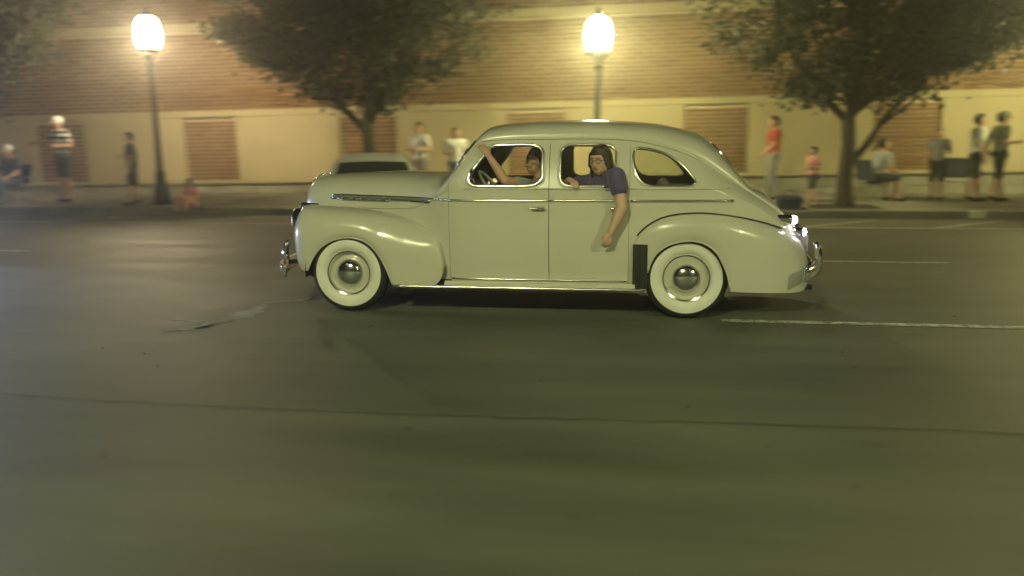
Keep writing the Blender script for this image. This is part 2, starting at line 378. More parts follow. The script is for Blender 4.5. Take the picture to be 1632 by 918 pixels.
# pale scuffed patch where the asphalt was mended, ahead of the sedan
simple('mended_asphalt', (0.27, 0.27, 0.24), 0.8, var=0.45, scale=5, bump=0.3, bscale=60)
for x0, y0, x1, y1, w0 in ((-3.46, 6.00, -3.36, 7.10, .20), (-3.75, 5.85, -3.42, 6.25, .07), (-3.95, 6.30, -3.50, 6.42, .05), (-3.40, 7.05, -3.05, 7.45, .06)):
    n = 30; A = []; Bq = []; d_ = Vector((x1 - x0, y1 - y0, 0)).normalized(); nn = Vector((-d_.y, d_.x, 0))
    for k in range(n):
        q = k / (n - 1); wq = w0 * (.15 + math.sin(math.pi * q) ** .7)
        p_ = Vector((x0 + (x1 - x0) * q, y0 + (y1 - y0) * q, .003)) + nn * .05 * math.sin(q * 7)
        A.append((p_ - nn * wq * random.uniform(.25, .7))[:]); Bq.append((p_ + nn * wq * random.uniform(.25, .7))[:])
    struct('road_patch', MB().grid([A, Bq]), 'mended_asphalt')
# small dark scraps and chips lying on the road
db = MB()
spots = [(-1.9, 5.2), (0.35, 4.55), (0.72, 4.0), (1.02, 3.55), (-0.2, 3.1), (-1.0, 3.2), (1.5, 5.5), (-3.2, 5.0)] + [(random.uniform(-7, 6), random.uniform(2.4, 14)) for _ in range(34)]
for x, y in spots:
    n = 7; rx_, ry_ = random.uniform(.008, .032), random.uniform(.005, .013); a0 = random.uniform(0, 6)
    ring = [(x + rx_ * math.cos(a0 + 6.283 * k / n) * random.uniform(.6, 1.1), y + ry_ * math.sin(a0 + 6.283 * k / n) * random.uniform(.6, 1.1), .002) for k in range(n)]
    db.add(ring + [(x, y, .008 + random.uniform(0, .006))], [(k, (k + 1) % n, n) for k in range(n)])
tag(part('road_debris', db, 'tar', None, None), 'small dark scraps and chips scattered over the asphalt', 'debris', kind='stuff')

# ------------------------------------------------------------------ building (its courses are level while the street falls to the right)
B = thing('brick_building', (-4.0, WALL_Y, 0)); B.rotation_euler = (0, -0.0132, 0)
tag(B, 'long tan stone and brick building across the street with bricked-up panels', 'building')
X0, X1 = -24.0, 24.0
LEDGE, BAND, CORN = 0.53, 2.345, 4.36
PC = 4.36; PW = 1.50
panels = [(-7.02 + i * PC) for i in range(-2, 7)]         # local x of panel centres
part('mortar_backing', MB().box((X0, 0.05, -0.6), (X1, 0.6, 7.4)), 'mortar', B, None)
pl = ob('plinth', MB().box((X0, -0.05, -0.6), (X1, 0.045, LEDGE - 0.1)).mesh('plinth', 'mortar'), B)
bme = [MB().box((0, 0, 0), (1.19, 0.10, 0.30), bev=0.012).mesh('stone', 'plinth_stone') for _ in range(1)][0]
for r_ in range(3):
    for i in range(40):
        o = ob('stone', bme, pl, (X0 + i * 1.2 + (0.6 if r_ % 2 else 0), -0.10 - random.uniform(0, 0.015), -0.46 + r_ * 0.305))
ob('plinth_cap', MB().box((X0, -0.22, LEDGE - 0.085), (X1, 0.048, LEDGE), bev=0.012).mesh('cap', 'stone'), B)
edges = [X0] + [e for p in panels for e in (p - PW / 2, p + PW / 2)] + [X1]
for i in range(0, len(edges), 2):
    ob('stone_panel', MB().box((edges[i] + 0.003, -0.11, LEDGE + 0.003), (edges[i + 1] - 0.003, 0.048, BAND - 0.17), bev=0.01).mesh('sp', 'stone'), B)
for i in range(len(panels) + 1):
    a = X0 if i == 0 else panels[i - 1]; b = X1 if i == len(panels) else panels[i]
    ob('stone_band', MB().box((a + 0.003, -0.125, BAND - 0.166), (b - 0.003, 0.048, BAND), bev=0.01).mesh('sb', 'stone'), B)
    ob('string_course', MB().box((a + 0.003, -0.16, CORN), (b - 0.003, 0.048, CORN + 0.20), bev=0.015).mesh('sc', 'stone'), B)
CH = 0.1035; BL = 0.366
brick_me = MB().box((0, 0, 0), (BL - 0.012, 0.06, CH - 0.024), bev=0.004).mesh('brick', 'brick')
half_me = MB().box((0, 0, 0), (BL / 2 - 0.012, 0.06, CH - 0.024), bev=0.004).mesh('half_brick', 'brick')
for p in panels:
    vis = -3 < (p + 7.02) / PC < 5 and (p + 7.02) / PC > -1.5
    pn = ob('infill_panel', MB().box((p - PW / 2 + 0.002, 0.02, LEDGE + 0.004), (p + PW / 2 - 0.002, 0.047, BAND - 0.172)).mesh('ip', 'mortar'), B)
    nr = int((BAND - 0.172 - LEDGE) / CH)
    if -1.1 * PC - 7.02 < p < 3.2 * PC - 7.02:
        for r_ in range(nr):
            xs = p - PW / 2 + 0.018
            if r_ % 2: ob('brick', half_me, pn, (xs, -0.012 + random.uniform(-.003, .003), LEDGE + 0.015 + r_ * CH)); xs += BL / 2
            for k in range(3 if r_ % 2 else 4): ob('brick', brick_me, pn, (xs + k * BL, -0.012 + random.uniform(-.003, .003), LEDGE + 0.015 + r_ * CH))
            if r_ % 2: ob('brick', half_me, pn, (xs + 3 * BL, -0.012, LEDGE + 0.015 + r_ * CH))
    else:
        m = MB()
        for r_ in range(nr): m.box((p - PW / 2 + 0.018, -0.012, LEDGE + 0.015 + r_ * CH), (p + PW / 2 - 0.018, 0.03, LEDGE + 0.015 + r_ * CH + CH - 0.024), tone=random.random() * 0.9 + 0.05)
        tag(part('brickwork', m, 'brick', pn, None, False), None, kind='stuff')
up = MB()
def courses(z0, z1):
    r_ = 0; z = z0 + 0.01
    while z + CH < z1:
        x = X0 - (0.2 if r_ % 2 else 0)
        while x < X1:
            d = random.uniform(-0.004, 0.004); up.box((x, -0.03 + d, z), (x + 0.386, 0.052, z + CH - 0.024), tone=random.random() * 0.9 + 0.05, bev=0.0); x += 0.40
        z += CH; r_ += 1
courses(BAND, CORN); courses(CORN + 0.2, 7.2)
tag(part('brickwork', up, 'brick', B, None, False), None, kind='stuff')
ob('parapet_cap', MB().box((X0, -0.1, 7.22), (X1, 0.62, 7.42), bev=0.02).mesh('pc', 'stone'), B)

# ------------------------------------------------------------------ trees
def tree(x, y, h, spread, label, seed, limbs, lean=0.0):
    R = random.Random(seed); G = np.random.default_rng(seed)
    t = thing('street_tree', (x, y, SW)); tag(t, label, 'tree', 'trees along the far sidewalk')
    tr = MB(); fork = 1.75 + lean
    tr.tube([(0, 0, -0.05), (0.02, 0, 0.12), (0.0, 0.01, 0.6), (0.03, 0, 1.2), (-0.02, 0.02, fork)], [0.24, 0.175, 0.145, 0.135, 0.125], 12)
    part('trunk', tr, 'bark', t, 3.2)
    tips = []
    lb = MB()
    def limb(p, d, L, r, lvl):
        pts = [Vector(p)]; d = Vector(d).normalized(); n = 5
        for i in range(n):
            d = (d + Vector((R.uniform(-.16, .16), R.uniform(-.16, .16), R.uniform(-.05, .14)))).normalized(); pts.append(pts[-1] + d * L / n)
        lb.tube(pts, [r * (1 - 0.7 * i / n) for i in range(n + 1)], 7)
        tips.append((pts[-1], lvl)); tips.append((pts[3], lvl)); 
        if lvl >= 2: tips.append((pts[2], lvl)); tips.append((pts[4], lvl))
        if lvl < 3:
            for k in range(3 if lvl else 4):
                q = pts[R.randint(2, n)]; a = R.uniform(0, 6.28); s_ = R.uniform(.5, 1.0)
                limb(q, d + Vector((math.cos(a) * s_, math.sin(a) * s_, R.uniform(-.15, .45))), L * R.uniform(.5, .72), r * 0.45, lvl + 1)
    for p, d, L, r in limbs: limb(p, d, L, r, 0)
    for z in (2.2, 2.6): limb((0, 0, z - 0.5), (R.uniform(-.4, .4), R.uniform(-.4, .4), 1), 2.4, 0.08, 1)
    part('limbs', lb, 'bark', t, 3.2)
    V = []; F = []; T = []
    C = np.array([tuple(p) for p, l in tips if l > 0])
    extra = []
    for _ in range(230):
        z = R.uniform(2.05, h); fr = min(1, 0.16 + (z - 1.95) / 1.7) * spread
        a = R.uniform(0, 6.28); q = fr * math.sqrt(R.uniform(0.05, 1)); extra.append((q * math.cos(a), q * math.sin(a) * 0.62, z))
    C = np.vstack([C, extra]); n = 0
    for c in C:
        k = R.randint(40, 85); sz = R.uniform(.22, .48); tone0 = R.uniform(0.1, 0.75)
        P = c + G.normal(size=(k, 3)) * np.array([sz, sz, sz * .6]) * 0.62
        for p in P:
            if p[2] < 1.75 or abs(p[1]) > 2.6: continue
            s_ = R.uniform(.045, .085); a = Vector(G.normal(size=3)).normalized(); b = a.orthogonal().normalized(); d = a.cross(b)
            q = Vector(p); i0 = len(V)
            V.extend([(q - b * s_)[:], (q + d * s_ * .55 + a * s_ * .15)[:], (q + b * s_ * 1.1)[:], (q - d * s_ * .55 + a * s_ * .15)[:]]); F.append((i0, i0 + 1, i0 + 2, i0 + 3)); T.append(min(1, max(0.02, tone0 + R.uniform(-.25, .25))))
    m = MB(); m.v, m.f, m.t = V, F, T
    part('crown', m, 'leaf', t, None, False)
    return t
LZ = 1.55
TREES = [
    (-5.4, 16.5, 6.6, 2.9, 'vase-shaped leafy tree rising behind the white-roofed parked car', 11, [((0, 0, 1.5), (-.9, .1, .75), 2.5, .085), ((0, 0, 1.65), (.75, -.1, .9), 2.3, .08), ((0, 0, 1.7), (-.2, .3, 1), 2.6, .09), ((0, 0, 1.7), (.25, -.3, 1), 2.4, .075)]),
    (4.12, 16.6, 6.6, 3.0, 'leafy tree with a low slanting limb, right of the pale sedan', 23, [((0.02, 0, 0.75), (.78, -.05, 1.0), 2.5, .08), ((0, 0, 1.6), (-.8, .1, .8), 2.4, .085), ((0, 0, 1.7), (.3, .3, 1), 2.5, .09), ((0, 0, 1.7), (.85, -.2, .75), 2.7, .08)]),
    (-14.9, 16.5, 6.4, 2.7, 'leafy tree at the far left edge, beyond the left lamp post', 31, [((0, 0, 1.6), (.8, .1, .8), 2.4, .085), ((0, 0, 1.7), (-.5, .2, .9), 2.2, .085), ((0, 0, 1.7), (.2, -.2, 1), 2.4, .08)]),
]
for a in TREES:
    struct('tree_pit', MB().grid([[(a[0] + 0.62 * i, a[1] + 0.55 * j, SW + 0.006) for i in (-1, 1)] for j in (-1, 1)]), 'soil')
    tree(*a)

# ------------------------------------------------------------------ street lamps across the street (post-top globes)
def post_lamp(x, y, h, mat, label):
    t = thing('street_lamp', (x, y, SW)); tag(t, label, 'street lamp', 'post-top lamps along the far sidewalk'); h -= SW
    m = MB(); m.lathe([(0.001, 0), (0.20, 0), (0.20, 0.05), (0.17, 0.09), (0.165, 0.30), (0.12, 0.40), (0.105, 0.62), (0.115, 0.66), (0.08, 0.72)], seg=16); part('base', m, 'lamp_iron', t, 0.6)
    m = MB(); m.lathe([(0.075, 0.70), (0.062, 1.6), (0.052, h - 0.55), (0.085, h - 0.52), (0.085, h - 0.48), (0.05, h - 0.44), (0.10, h - 0.34), (0.13, h - 0.28), (0.001, h - 0.27)], seg=16); part('post', m, 'lamp_iron', t, 0.6)
    m = MB(); m.lathe([(0.001, h - 0.27), (0.13, h - 0.268), (0.19, h - 0.17), (0.235, h - 0.02), (0.252, h + 0.10)], seg=28); part('globe', m, 'globe_glass', t, 3.2)
    part('bulb', MB().lathe([(0.001, h - 0.03), (0.05, h - 0.025), (0.062, h + 0.02), (0.06, h + 0.08), (0.03, h + 0.10), (0.001, h + 0.105)], seg=18), mat, t, 3.2)
    part('collar', MB().lathe([(0.10, h - 0.30), (0.205, h - 0.27), (0.225, h - 0.18), (0.21, h - 0.175), (0.06, h - 0.24), (0.001, h - 0.24)], seg=24), 'lamp_iron', t, 0.6)
    m = MB(); m.lathe([(0.252, h + 0.104), (0.248, h + 0.22), (0.22, h + 0.34), (0.17, h + 0.44), (0.10, h + 0.50)], seg=28); part('frosted_dome', m, 'globe_dome', t, 3.2)
    part('inner_reflector', MB().lathe([(0.001, h + 0.125), (0.246, h + 0.118), (0.235, h + 0.14), (0.001, h + 0.15)], seg=28), 'lamp_iron', t)
    for k in range(4):
        a = math.pi / 4 + k * math.pi / 2; ca, sa = math.cos(a), math.sin(a)
        part('cage_rib', MB().tube([(ca * r, sa * r, h + z) for r, z in ((.14, -.275), (.205, -.175), (.250, -.02), (.268, .10), (.264, .22), (.236, .34), (.185, .44), (.11, .505))], 0.017, 6), 'lamp_iron', t)
    m = MB(); m.lathe([(0.125, h + 0.49), (0.125, h + 0.515), (0.06, h + 0.55), (0.022, h + 0.59), (0.035, h + 0.62), (0.001, h + 0.67)], seg=20); part('finial', m, 'lamp_iron', t, 0.6)
post_lamp(-10.1, 16.5, 3.58, 'globe_warm', 'lit post-top street lamp at the left, by the brick panel')
post_lamp(-0.66, 16.5, 3.32, 'globe_yellow', 'lit post-top street lamp rising straight above the pale sedan roof')
post_lamp(8.9, 16.5, 3.5, 'globe_yellow', 'lit post-top street lamp just beyond the right edge')
# tall lamps on the near side, behind the photographer
def mast_lamp(x, y, h, label):
    t = thing('mast_lamp', (x, y, SW)); tag(t, label, 'street lamp', 'tall lamps on the near sidewalk')
    m = MB(); m.lathe([(0.001, 0), (0.16, 0), (0.16, 0.3), (0.10, 0.36), (0.085, 2), (0.06, h - 0.3), (0.001, h - 0.28)], seg=14); part('mast', m, 'galvanised', t)
    part('arm', MB().tube([(0, 0, h - 0.5), (0, 0.5, h - 0.15), (0, 1.2, h + 0.03), (0, 1.7, h + 0.06)], 0.035, 8), 'galvanised', t)
    m = MB(); m.lathe([(0.25, -0.085), (0.255, -0.02), (0.22, 0.10), (0.10, 0.16), (0.001, 0.17), (0.001, 0.15), (0.09, 0.14), (0.20, 0.09), (0.24, -0.02), (0.24, -0.085)], o=(0, 2.0, h), seg=40); part('lamp_hood', m, 'lamp_iron', t)  # hood added, its skirt shaped to cut light off the far wall
    m = MB(); m.lathe([(0.001, -0.07), (0.035, -0.06), (0.06, -0.035), (0.07, 0), (0.06, 0.035), (0.035, 0.06), (0.001, 0.07)], o=(0, 2.0, h), seg=20); part('bulb', m, 'mast_lens', t, 3.2)
    part('bulb_socket', MB().tube([(0, 2.0, h + 0.065), (0, 2.0, h + 0.15)], 0.03, 8), 'lamp_iron', t)
mast_lamp(-4.2, -10.0, 9.4, 'tall lit lamp standing left behind the photographer')
mast_lamp(12.0, -10.0, 9.4, 'tall lit lamp standing right behind the photographer')

# ================================================================== THE PALE SEDAN
CX, CY = -2.464, 7.69          # front axle x, centreline y; car-local X runs to the tail, V<0 is the side towards the camera
CAR = thing('vintage_sedan', (CX, CY, 0)); tag(CAR, 'pale green rounded vintage sedan with whitewall tyres driving along the street', 'car')
zt = pch([(-.69, .80), (-.685, .86), (-.669, .925), (-.645, 1.0), (-.623, 1.049), (-.587, 1.115), (-.539, 1.155), (-.422, 1.182), (-.052, 1.205), (.376, 1.218), (.66, 1.212), (.80, 1.214), (.84, 1.235), (.926, 1.335), (1.06, 1.508), (1.10, 1.555), (1.15, 1.598), (1.233, 1.634), (1.459, 1.664), (1.798, 1.679), (2.109, 1.68), (2.413, 1.665), (2.641, 1.646), (2.857, 1.608), (3.053, 1.550), (3.184, 1.458), (3.294, 1.343), (3.404, 1.208), (3.495, 1.108), (3.624, 1.045), (3.711, .965), (3.80, .845), (3.87, .735), (3.945, .60), (4.0, .47), (4.039, .33)])
wb = pch([(-.69, .06), (-.67, .14), (-.62, .23), (-.55, .30), (-.42, .36), (-.1, .43), (.3, .53), (.6, .64), (.8, .745), (.9, .79), (1.0, .815), (1.2, .832), (2.4, .836), (3.0, .82), (3.4, .775), (3.7, .69), (3.85, .60), (3.95, .48), (4.01, .34), (4.039, .22)])
zbelt = pch([(-.69, .72), (-.6, .88), (.5, .90), (.8, 1.02), (1.0, 1.10), (3.1, 1.10), (3.3, 1.04), (3.5, .95), (3.75, .76), (3.9, .58), (4.0, .42), (4.039, .30)])
wd = pch([(-.69, .05), (-.67, .13), (-.62, .22), (-.55, .29), (-.42, .35), (-.1, .42), (.3, .52), (.6, .63), (.8, .735), (.9, .775), (.95, .765), (1.05, .725), (1.19, .682), (1.4, .675), (2.4, .672), (2.75, .655), (3.0, .635), (3.2, .62), (3.4, .61), (3.6, .59), (3.85, .53), (3.95, .43), (4.01, .30), (4.039, .20)])
zd = pch([(-.69, .73), (-.6, .91), (.5, .93), (.8, 1.06), (.86, 1.11), (.95, 1.215), (1.19, 1.492), (1.3, 1.507), (1.7, 1.512), (2.2, 1.51), (2.46, 1.495), (2.754, 1.435), (3.0, 1.345), (3.2, 1.23), (3.4, 1.10), (3.6, .97), (3.75, .86), (3.9, .66), (4.0, .48), (4.039, .31)])
nex = pch([(-.69, 2.2), (.66, 2.5), (.80, 1.5), (1.08, 1.4), (1.25, 2.4), (1.5, 2.7), (2.6, 2.6), (3.2, 2.4), (4.04, 2.2)])
zbot = pch([(-.69, .62), (-.5, .45), (.5, .42), (.88, .27), (3.7, .265), (4.039, .25)])
NR, NG, NB = 30, 32, 52
def section(X):
    a, b, c, d, n, T, q = wb(X), zbelt(X), wd(X), zd(X), nex(X), zt(X), zbot(X)
    out = []
    for j in range(NR):
        t = math.pi / 2 * j / NR
        out.append((c * math.sin(t) ** (2 / n), d + (T - d) * math.cos(t) ** (2 / n)))
    for j in range(NG):
        s = j / NG; out.append((c + (a - c) * s + 0.014 * math.sin(math.pi * s), d + (b - d) * s))
    for j in range(NB + 1):
        s = j / NB; out.append((a * (1 + 0.022 * math.sin(math.pi * min(1, s * 1.15)) - 0.030 * max(0, s - .55) ** 2 * 4), b + (q - b) * s))
    return out
def surf(X, z):
    s = section(X)
    for i in range(len(s) - 1):
        if s[i][1] >= z >= s[i + 1][1] and s[i][1] > s[i + 1][1]:
            t = (s[i][1] - z) / (s[i][1] - s[i + 1][1]); return s[i][0] + t * (s[i + 1][0] - s[i][0])
    return s[-1][0] if z < s[-1][1] else s[0][0]
XS = np.concatenate([np.arange(-.69, -.55, .01), np.arange(-.55, .80 - 1e-6, .03), np.arange(.80, 3.1 + 1e-6, .0125), np.arange(3.1125, 3.7, .015), np.arange(3.7, 4.03, .01), [4.039]])
XS = np.unique(XS.round(5))
NH = NR + NG + NB + 1; M = 2 * NH - 1           # rows: near bottom ... top ... far bottom
GV = []
for X in XS:
    s = section(X); GV.append([(X, -v, z) for v, z in s[::-1]] + [(X, v, z) for v, z in s[1:]])
D0, D1, D2 = .9125, 1.7875, 2.4625
WIN = {'w1': round_poly([(1.025, 1.118), (1.24, 1.40), (1.285, 1.462), (1.40, 1.466), (1.728, 1.464), (1.728, 1.30), (1.728, 1.120), (1.40, 1.118)], 3),
       'w2': round_poly([(1.880, 1.120), (1.880, 1.29), (1.880, 1.463), (2.11, 1.463), (2.343, 1.461), (2.343, 1.29), (2.343, 1.120), (2.11, 1.120)], 3),
       'w3': round_poly([(2.487, 1.435), (2.60, 1.428), (2.73, 1.398), (2.84, 1.336), (2.95, 1.238), (3.03, 1.120), (2.78, 1.120), (2.57, 1.120), (2.487, 1.27)], 3)}
SCREEN = [round_poly([(s * .035, 1.26), (s * .035, 1.50), (s * .30, 1.50), (s * .545, 1.48), (s * .63, 1.29), (s * .40, 1.255)], 2) for s in (-1, 1)]
REARW = [round_poly([(s * .02, 1.27), (s * .02, 1.47), (s * .24, 1.46), (s * .36, 1.40), (s * .36, 1.29), (s * .22, 1.265)], 2) for s in (-1, 1)]
def hrow(j): return abs(j + 0.5 - (NH - 1))       # distance of a face row from the centreline row
lab = {}
for i in range(len(XS) - 1):
    xm = (XS[i] + XS[i + 1]) / 2
    for j in range(M - 1):
        h = hrow(j); P = [GV[i][j], GV[i][j + 1], GV[i + 1][j], GV[i + 1][j + 1]]
        zm = sum(p[2] for p in P) / 4; vm = sum(p[1] for p in P) / 4; l = 'body'; side = 'n' if vm < 0 else 'f'
        if h > NR and .98 < xm < 3.1:
            for k, poly in WIN.items():
                if inside(poly, xm, zm): l = k + side
        if h < NR and .80 < xm < 1.2 and any(inside(p, vm, zm) for p in SCREEN): l = 'screen'
        if h < NR and 3.0 < xm < 3.5 and any(inside(p, vm, zm) for p in REARW): l = 'rear_window'
        if l == 'body':
            if xm < .80 and zm > .86: l = 'hood'
            elif h > NR + 3 and zm > .302 and D0 < xm < D1: l = 'front_door' + side
            elif h > NR + 3 and zm > .302 and D1 < xm < D2: l = 'rear_door' + side
            elif 3.50 < xm < 3.99 and h < NR - 7 and zm > .52: l = 'trunk_lid'
        lab[(i, j)] = l
# snap the edges of the window openings to their outlines
OUT = {k: dense(p, .004) for k, p in WIN.items()}
vlab = {}
for (i, j), l in lab.items():
    for a, b in ((i, j), (i, j + 1), (i + 1, j), (i + 1, j + 1)): vlab.setdefault((a, b), set()).add(l)
for (i, j), ls in vlab.items():
    for k in WIN:
        for s in 'nf':
            if k + s in ls and len(ls) > 1:
                p = GV[i][j]; o = np.array(OUT[k]); q = o[np.argmin((o[:, 0] - p[0]) ** 2 + (o[:, 1] - p[2]) ** 2)]
                v = surf(q[0], q[1]); GV[i][j] = (q[0], -v if s == 'n' else v, q[1])
def extract(labels, inset=0.0, flange=0.022, off=0.0):
    idx = {}; V = []; F = []; cnt = {}
    for (i, j), l in lab.items():
        if l in labels:
            q = []
            for a, b in ((i, j), (i + 1, j), (i + 1, j + 1), (i, j + 1)):
                if (a, b) not in idx: idx[(a, b)] = len(V); V.append(list(GV[a][b]))
                q.append(idx[(a, b)])
            F.append(tuple(q))
            for k in range(4):
                e = (q[k], q[(k + 1) % 4]); cnt[tuple(sorted(e))] = cnt.get(tuple(sorted(e)), []) + [e]
    xs = [v[0] for v in V]
    if inset:
        x0, x1 = min(xs), max(xs); zs = [v[2] for v in V]; z0 = min(zs)
        for v in V:
            if abs(v[0] - x0) < 1e-6: v[0] += inset
            if abs(v[0] - x1) < 1e-6: v[0] -= inset
            if abs(v[2] - z0) < 1e-6: v[2] += inset
    if off:
        for v in V:
            r = math.hypot(v[1], v[2] - .95) + 1e-6; v[1] *= 1 - off / max(r, .2) * 1.0; v[2] -= (v[2] - .95) / r * off if v[2] > .95 else 0
    if flange:
        b = [e[0] for e in cnt.values() if len(e) == 1]; nw = {}
        for a, c in b:
            for k in (a, c):
                if k not in nw:
                    p = V[k]; w_ = abs(p[1]); nw[k] = len(V)
                    V.append([p[0], p[1] - math.copysign(min(flange, w_), p[1]), p[2] - (flange * .5 if w_ < .5 else 0)])
            F.append((c, a, nw[a], nw[c]))
    m = MB(); m.v = [tuple(v) for v in V]; m.f = F; m.t = [0.0] * len(F)
    return m
body = part('body', extract({'body'}), 'paint', CAR, 0.7)
part('hood', extract({'hood'}), 'paint', CAR, 0.7)
part('trunk_lid', extract({'trunk_lid'}), 'paint', CAR, 0.7)
DOOR = {}
for s in 'nf':
    DOOR['1' + s] = part('front_door', extract({'front_door' + s}, .003), 'paint', CAR, 0.7)
    DOOR['2' + s] = part('rear_door', extract({'rear_door' + s}, .003), 'paint', CAR, 0.7)
# cap the open nose and tail ends of the loft
m = MB()
for i in (0, len(XS) - 1):
    c = (XS[i], 0, GV[i][NH - 1][2] * .5 + GV[i][0][2] * .5); n0 = len(m.v)
    m.add([c] + GV[i], [(0, k + 1, k + 2) for k in range(M - 1)])
part('end_panel', m, 'paint', CAR, 0.7)
# inner lining of the cabin
lin = MB()
keep = {'body', 'front_doorn', 'front_doorf', 'rear_doorn', 'rear_doorf'}
sv = dict(lab)
for (i, j) in list(lab):
    xm = (XS[i] + XS[i + 1]) / 2
    if not (.86 < xm < 3.35) or sv[(i, j)] not in keep: lab[(i, j)] = '-'
lining = part('interior_lining', extract(keep, 0, 0, .03), 'lining', CAR, 0.7)
lab = sv
def pane(l, parent, mat='glass', push=.012):
    m = extract({l}, 0, 0)
    m.v = [(x, y - math.copysign(push, y) if abs(y) > .62 else y, z - (push if abs(y) <= .62 else 0)) for x, y, z in m.v]
    return part('window_glass', m, mat, parent, 0.7)
pane('w3n', CAR); pane('w3f', CAR); pane('screen', CAR); pane('rear_window', CAR)
# chrome and painted window surrounds
for k, poly in WIN.items():
    for s, sg in (('n', -1), ('f', 1)):
        par = {'w1': DOOR['1' + s], 'w2': DOOR['2' + s], 'w3': CAR}[k]
        pts = [(x, sg * (surf(x, z) + .004), z) for x, z in dense(poly, .012)]
        part('window_frame', MB().tube(pts, .016 if k == 'w1' else .010, 10, closed=True), 'trim_chrome', par, 3.2)
        cx, cz = np.mean([p[0] for p in poly]), np.mean([p[1] for p in poly])
        pts = [(cx + (x - cx) * 1.07, sg * (surf(cx + (x - cx) * 1.07, cz + (z - cz) * 1.10) + .001), cz + (z - cz) * 1.10) for x, z in dense(poly, .012)]
        part('window_reveal', MB().tube(pts, .007, 6, closed=True), 'paint', par, 3.2)
def roofpt(v, z, front=True):
    lo, hi = (.78, 1.25) if front else (2.6, 3.6)
    def hz(X):
        s = section(X); av = abs(v)
        for k in range(NR + NG - 1):
            if s[k][0] <= av <= s[k + 1][0]: t = (av - s[k][0]) / max(1e-6, s[k + 1][0] - s[k][0]); return s[k][1] + t * (s[k + 1][1] - s[k][1])
        return 0
    for _ in range(30):
        md = (lo + hi) / 2
        if (hz(md) < z) == front: lo = md
        else: hi = md
    return (md, v, z)
for poly in SCREEN:
    part('windscreen_frame', MB().tube([roofpt(v, z) for v, z in dense(poly, .02)], .014, 8, closed=True), 'chrome', CAR, 3.2)
for poly in REARW:
    part('rear_window_frame', MB().tube([roofpt(v, z, False) for v, z in dense(poly, .02)], .012, 8, closed=True), 'chrome', CAR, 3.2)
# drip rails, belt beads, side mouldings
for sg in (-1, 1):
    pts = [(x, sg * (wd(x) + .006), zd(x) + .004) for x in np.arange(1.0, 3.06, .03)]
    part('drip_rail', MB().tube(pts, .008, 6), 'paint', CAR, 3.2)
    def run(nm, x0, x1, zf, r, mat, par, out=.003, sq=1.0):
        pts = [(x, sg * (surf(x, zf(x)) + out), zf(x)) for x in np.linspace(x0, x1, max(3, int((x1 - x0) / .04)))]
        return part(nm, MB().tube(pts, r, 8, sq=sq), mat, par, 3.2)
    s = 'n' if sg < 0 else 'f'
    zb_ = lambda x: 1.098
    run('belt_bead', 1.06, D1 - .006, zb_, .007, 'paint', DOOR['1' + s]); run('belt_bead', D1 + .006, D2 - .006, zb_, .007, 'paint', DOOR['2' + s]); run('belt_bead', D2 + .006, 3.28, zb_, .007, 'paint', CAR)
    zm_ = lambda x: 1.0 + max(0, .8 - x) * .012
    run('side_moulding', -.30, .795, zm_, .011, 'trim_chrome', CAR); run('side_moulding', .815, D0 - .005, zm_, .011, 'trim_chrome', CAR)
    run('side_moulding', D0 + .005, D1 - .005, zm_, .012, 'trim_chrome', DOOR['1' + s]); run('side_moulding', D1 + .005, D2 - .005, zm_, .012, 'trim_chrome', DOOR['2' + s]); run('side_moulding', D2 + .005, 3.31, zm_, .012, 'trim_chrome', CAR)
    # louvred hood spear under the moulding
    zs_ = lambda x: zm_(x) - .028
    run('hood_spear', -.30, .72, zs_, .010, 'black_trim', CAR, .002)
    for k in range(3): run('spear_strip', -.30 + .05 * k, .74 - .22 * k, lambda x, k=k: zm_(x) - .018 - .012 * k, .005, 'trim_chrome', CAR, .010)
    for k in range(6): 
        x = -.22 + k * .10; part('spear_louvre', MB().capsule((x, sg * (surf(x, zm_(x) - .026) + .010), zm_(x) - .026), (x + .03, sg * (surf(x + .03, zm_(x) - .026) + .010), zm_(x) - .027), .014, .010, 8), 'trim_chrome', CAR, 3.2)
    for dk, x in (('1', 1.735), ('2', 2.405)):
        v = surf(x, .937); m = MB(); m.capsule((x - .09, sg * (v + .035), .937), (x + .01, sg * (v + .030), .937), .011, .013, 8); m.capsule((x + .005, sg * (v - .01), .937), (x + .005, sg * (v + .03), .937), .013, .012, 8)
        part('door_handle', m, 'chrome', DOOR[dk + s], 3.2)
    for z in (.62, .93, 1.2):
        pass
# ------------------------------------------------ fenders
def fender(nm, xs, top, vout, vin, bot, sg, R0=.26):
    G = []
    for X in xs:
        T, o, i_, b = top(X), vout(X), vin(X), bot(X)
        T = max(T, b + .004); R = min(R0, max(.03, (o - i_) * .75)); Rz = min(R * 1.05, (T - b) * .75); c = o - R
        row = []
        for k in range(6): s = k / 6; row.append((X, i_ + (c - i_) * s, T - .10 * (1 - s) ** 2 * min(1, Rz / .1)))
        for k in range(15): t = math.pi / 2 * k / 15; row.append((X, c + R * math.sin(t) ** (2 / 2.15), T - Rz + Rz * math.cos(t) ** (2 / 2.15)))
        for k in range(17): s = k / 16; row.append((X, o - .022 * s * s, T - Rz + (b - T + Rz) * s))
        row.append((X, o - .055, b + .004)); row.append((X, o - .06, b + .05))
        G.append([(p[0], sg * p[1], p[2]) for p in row])
    return MB().grid(G)
def archf(tab):
    f = pch(tab); return f
f_top = pch([(-.553, .79), (-.545, .835), (-.525, .885), (-.49, .922), (-.44, .938), (-.155, .930), (.067, .912), (.292, .880), (.509, .822), (.679, .748), (.786, .692), (.83, .634), (.859, .525), (.868, .42)])
f_out = pch([(-.553, .67), (-.545, .71), (-.52, .77), (-.47, .825), (-.38, .868), (-.2, .895), (0, .902), (.3, .902), (.6, .892), (.8, .875), (.868, .862)])
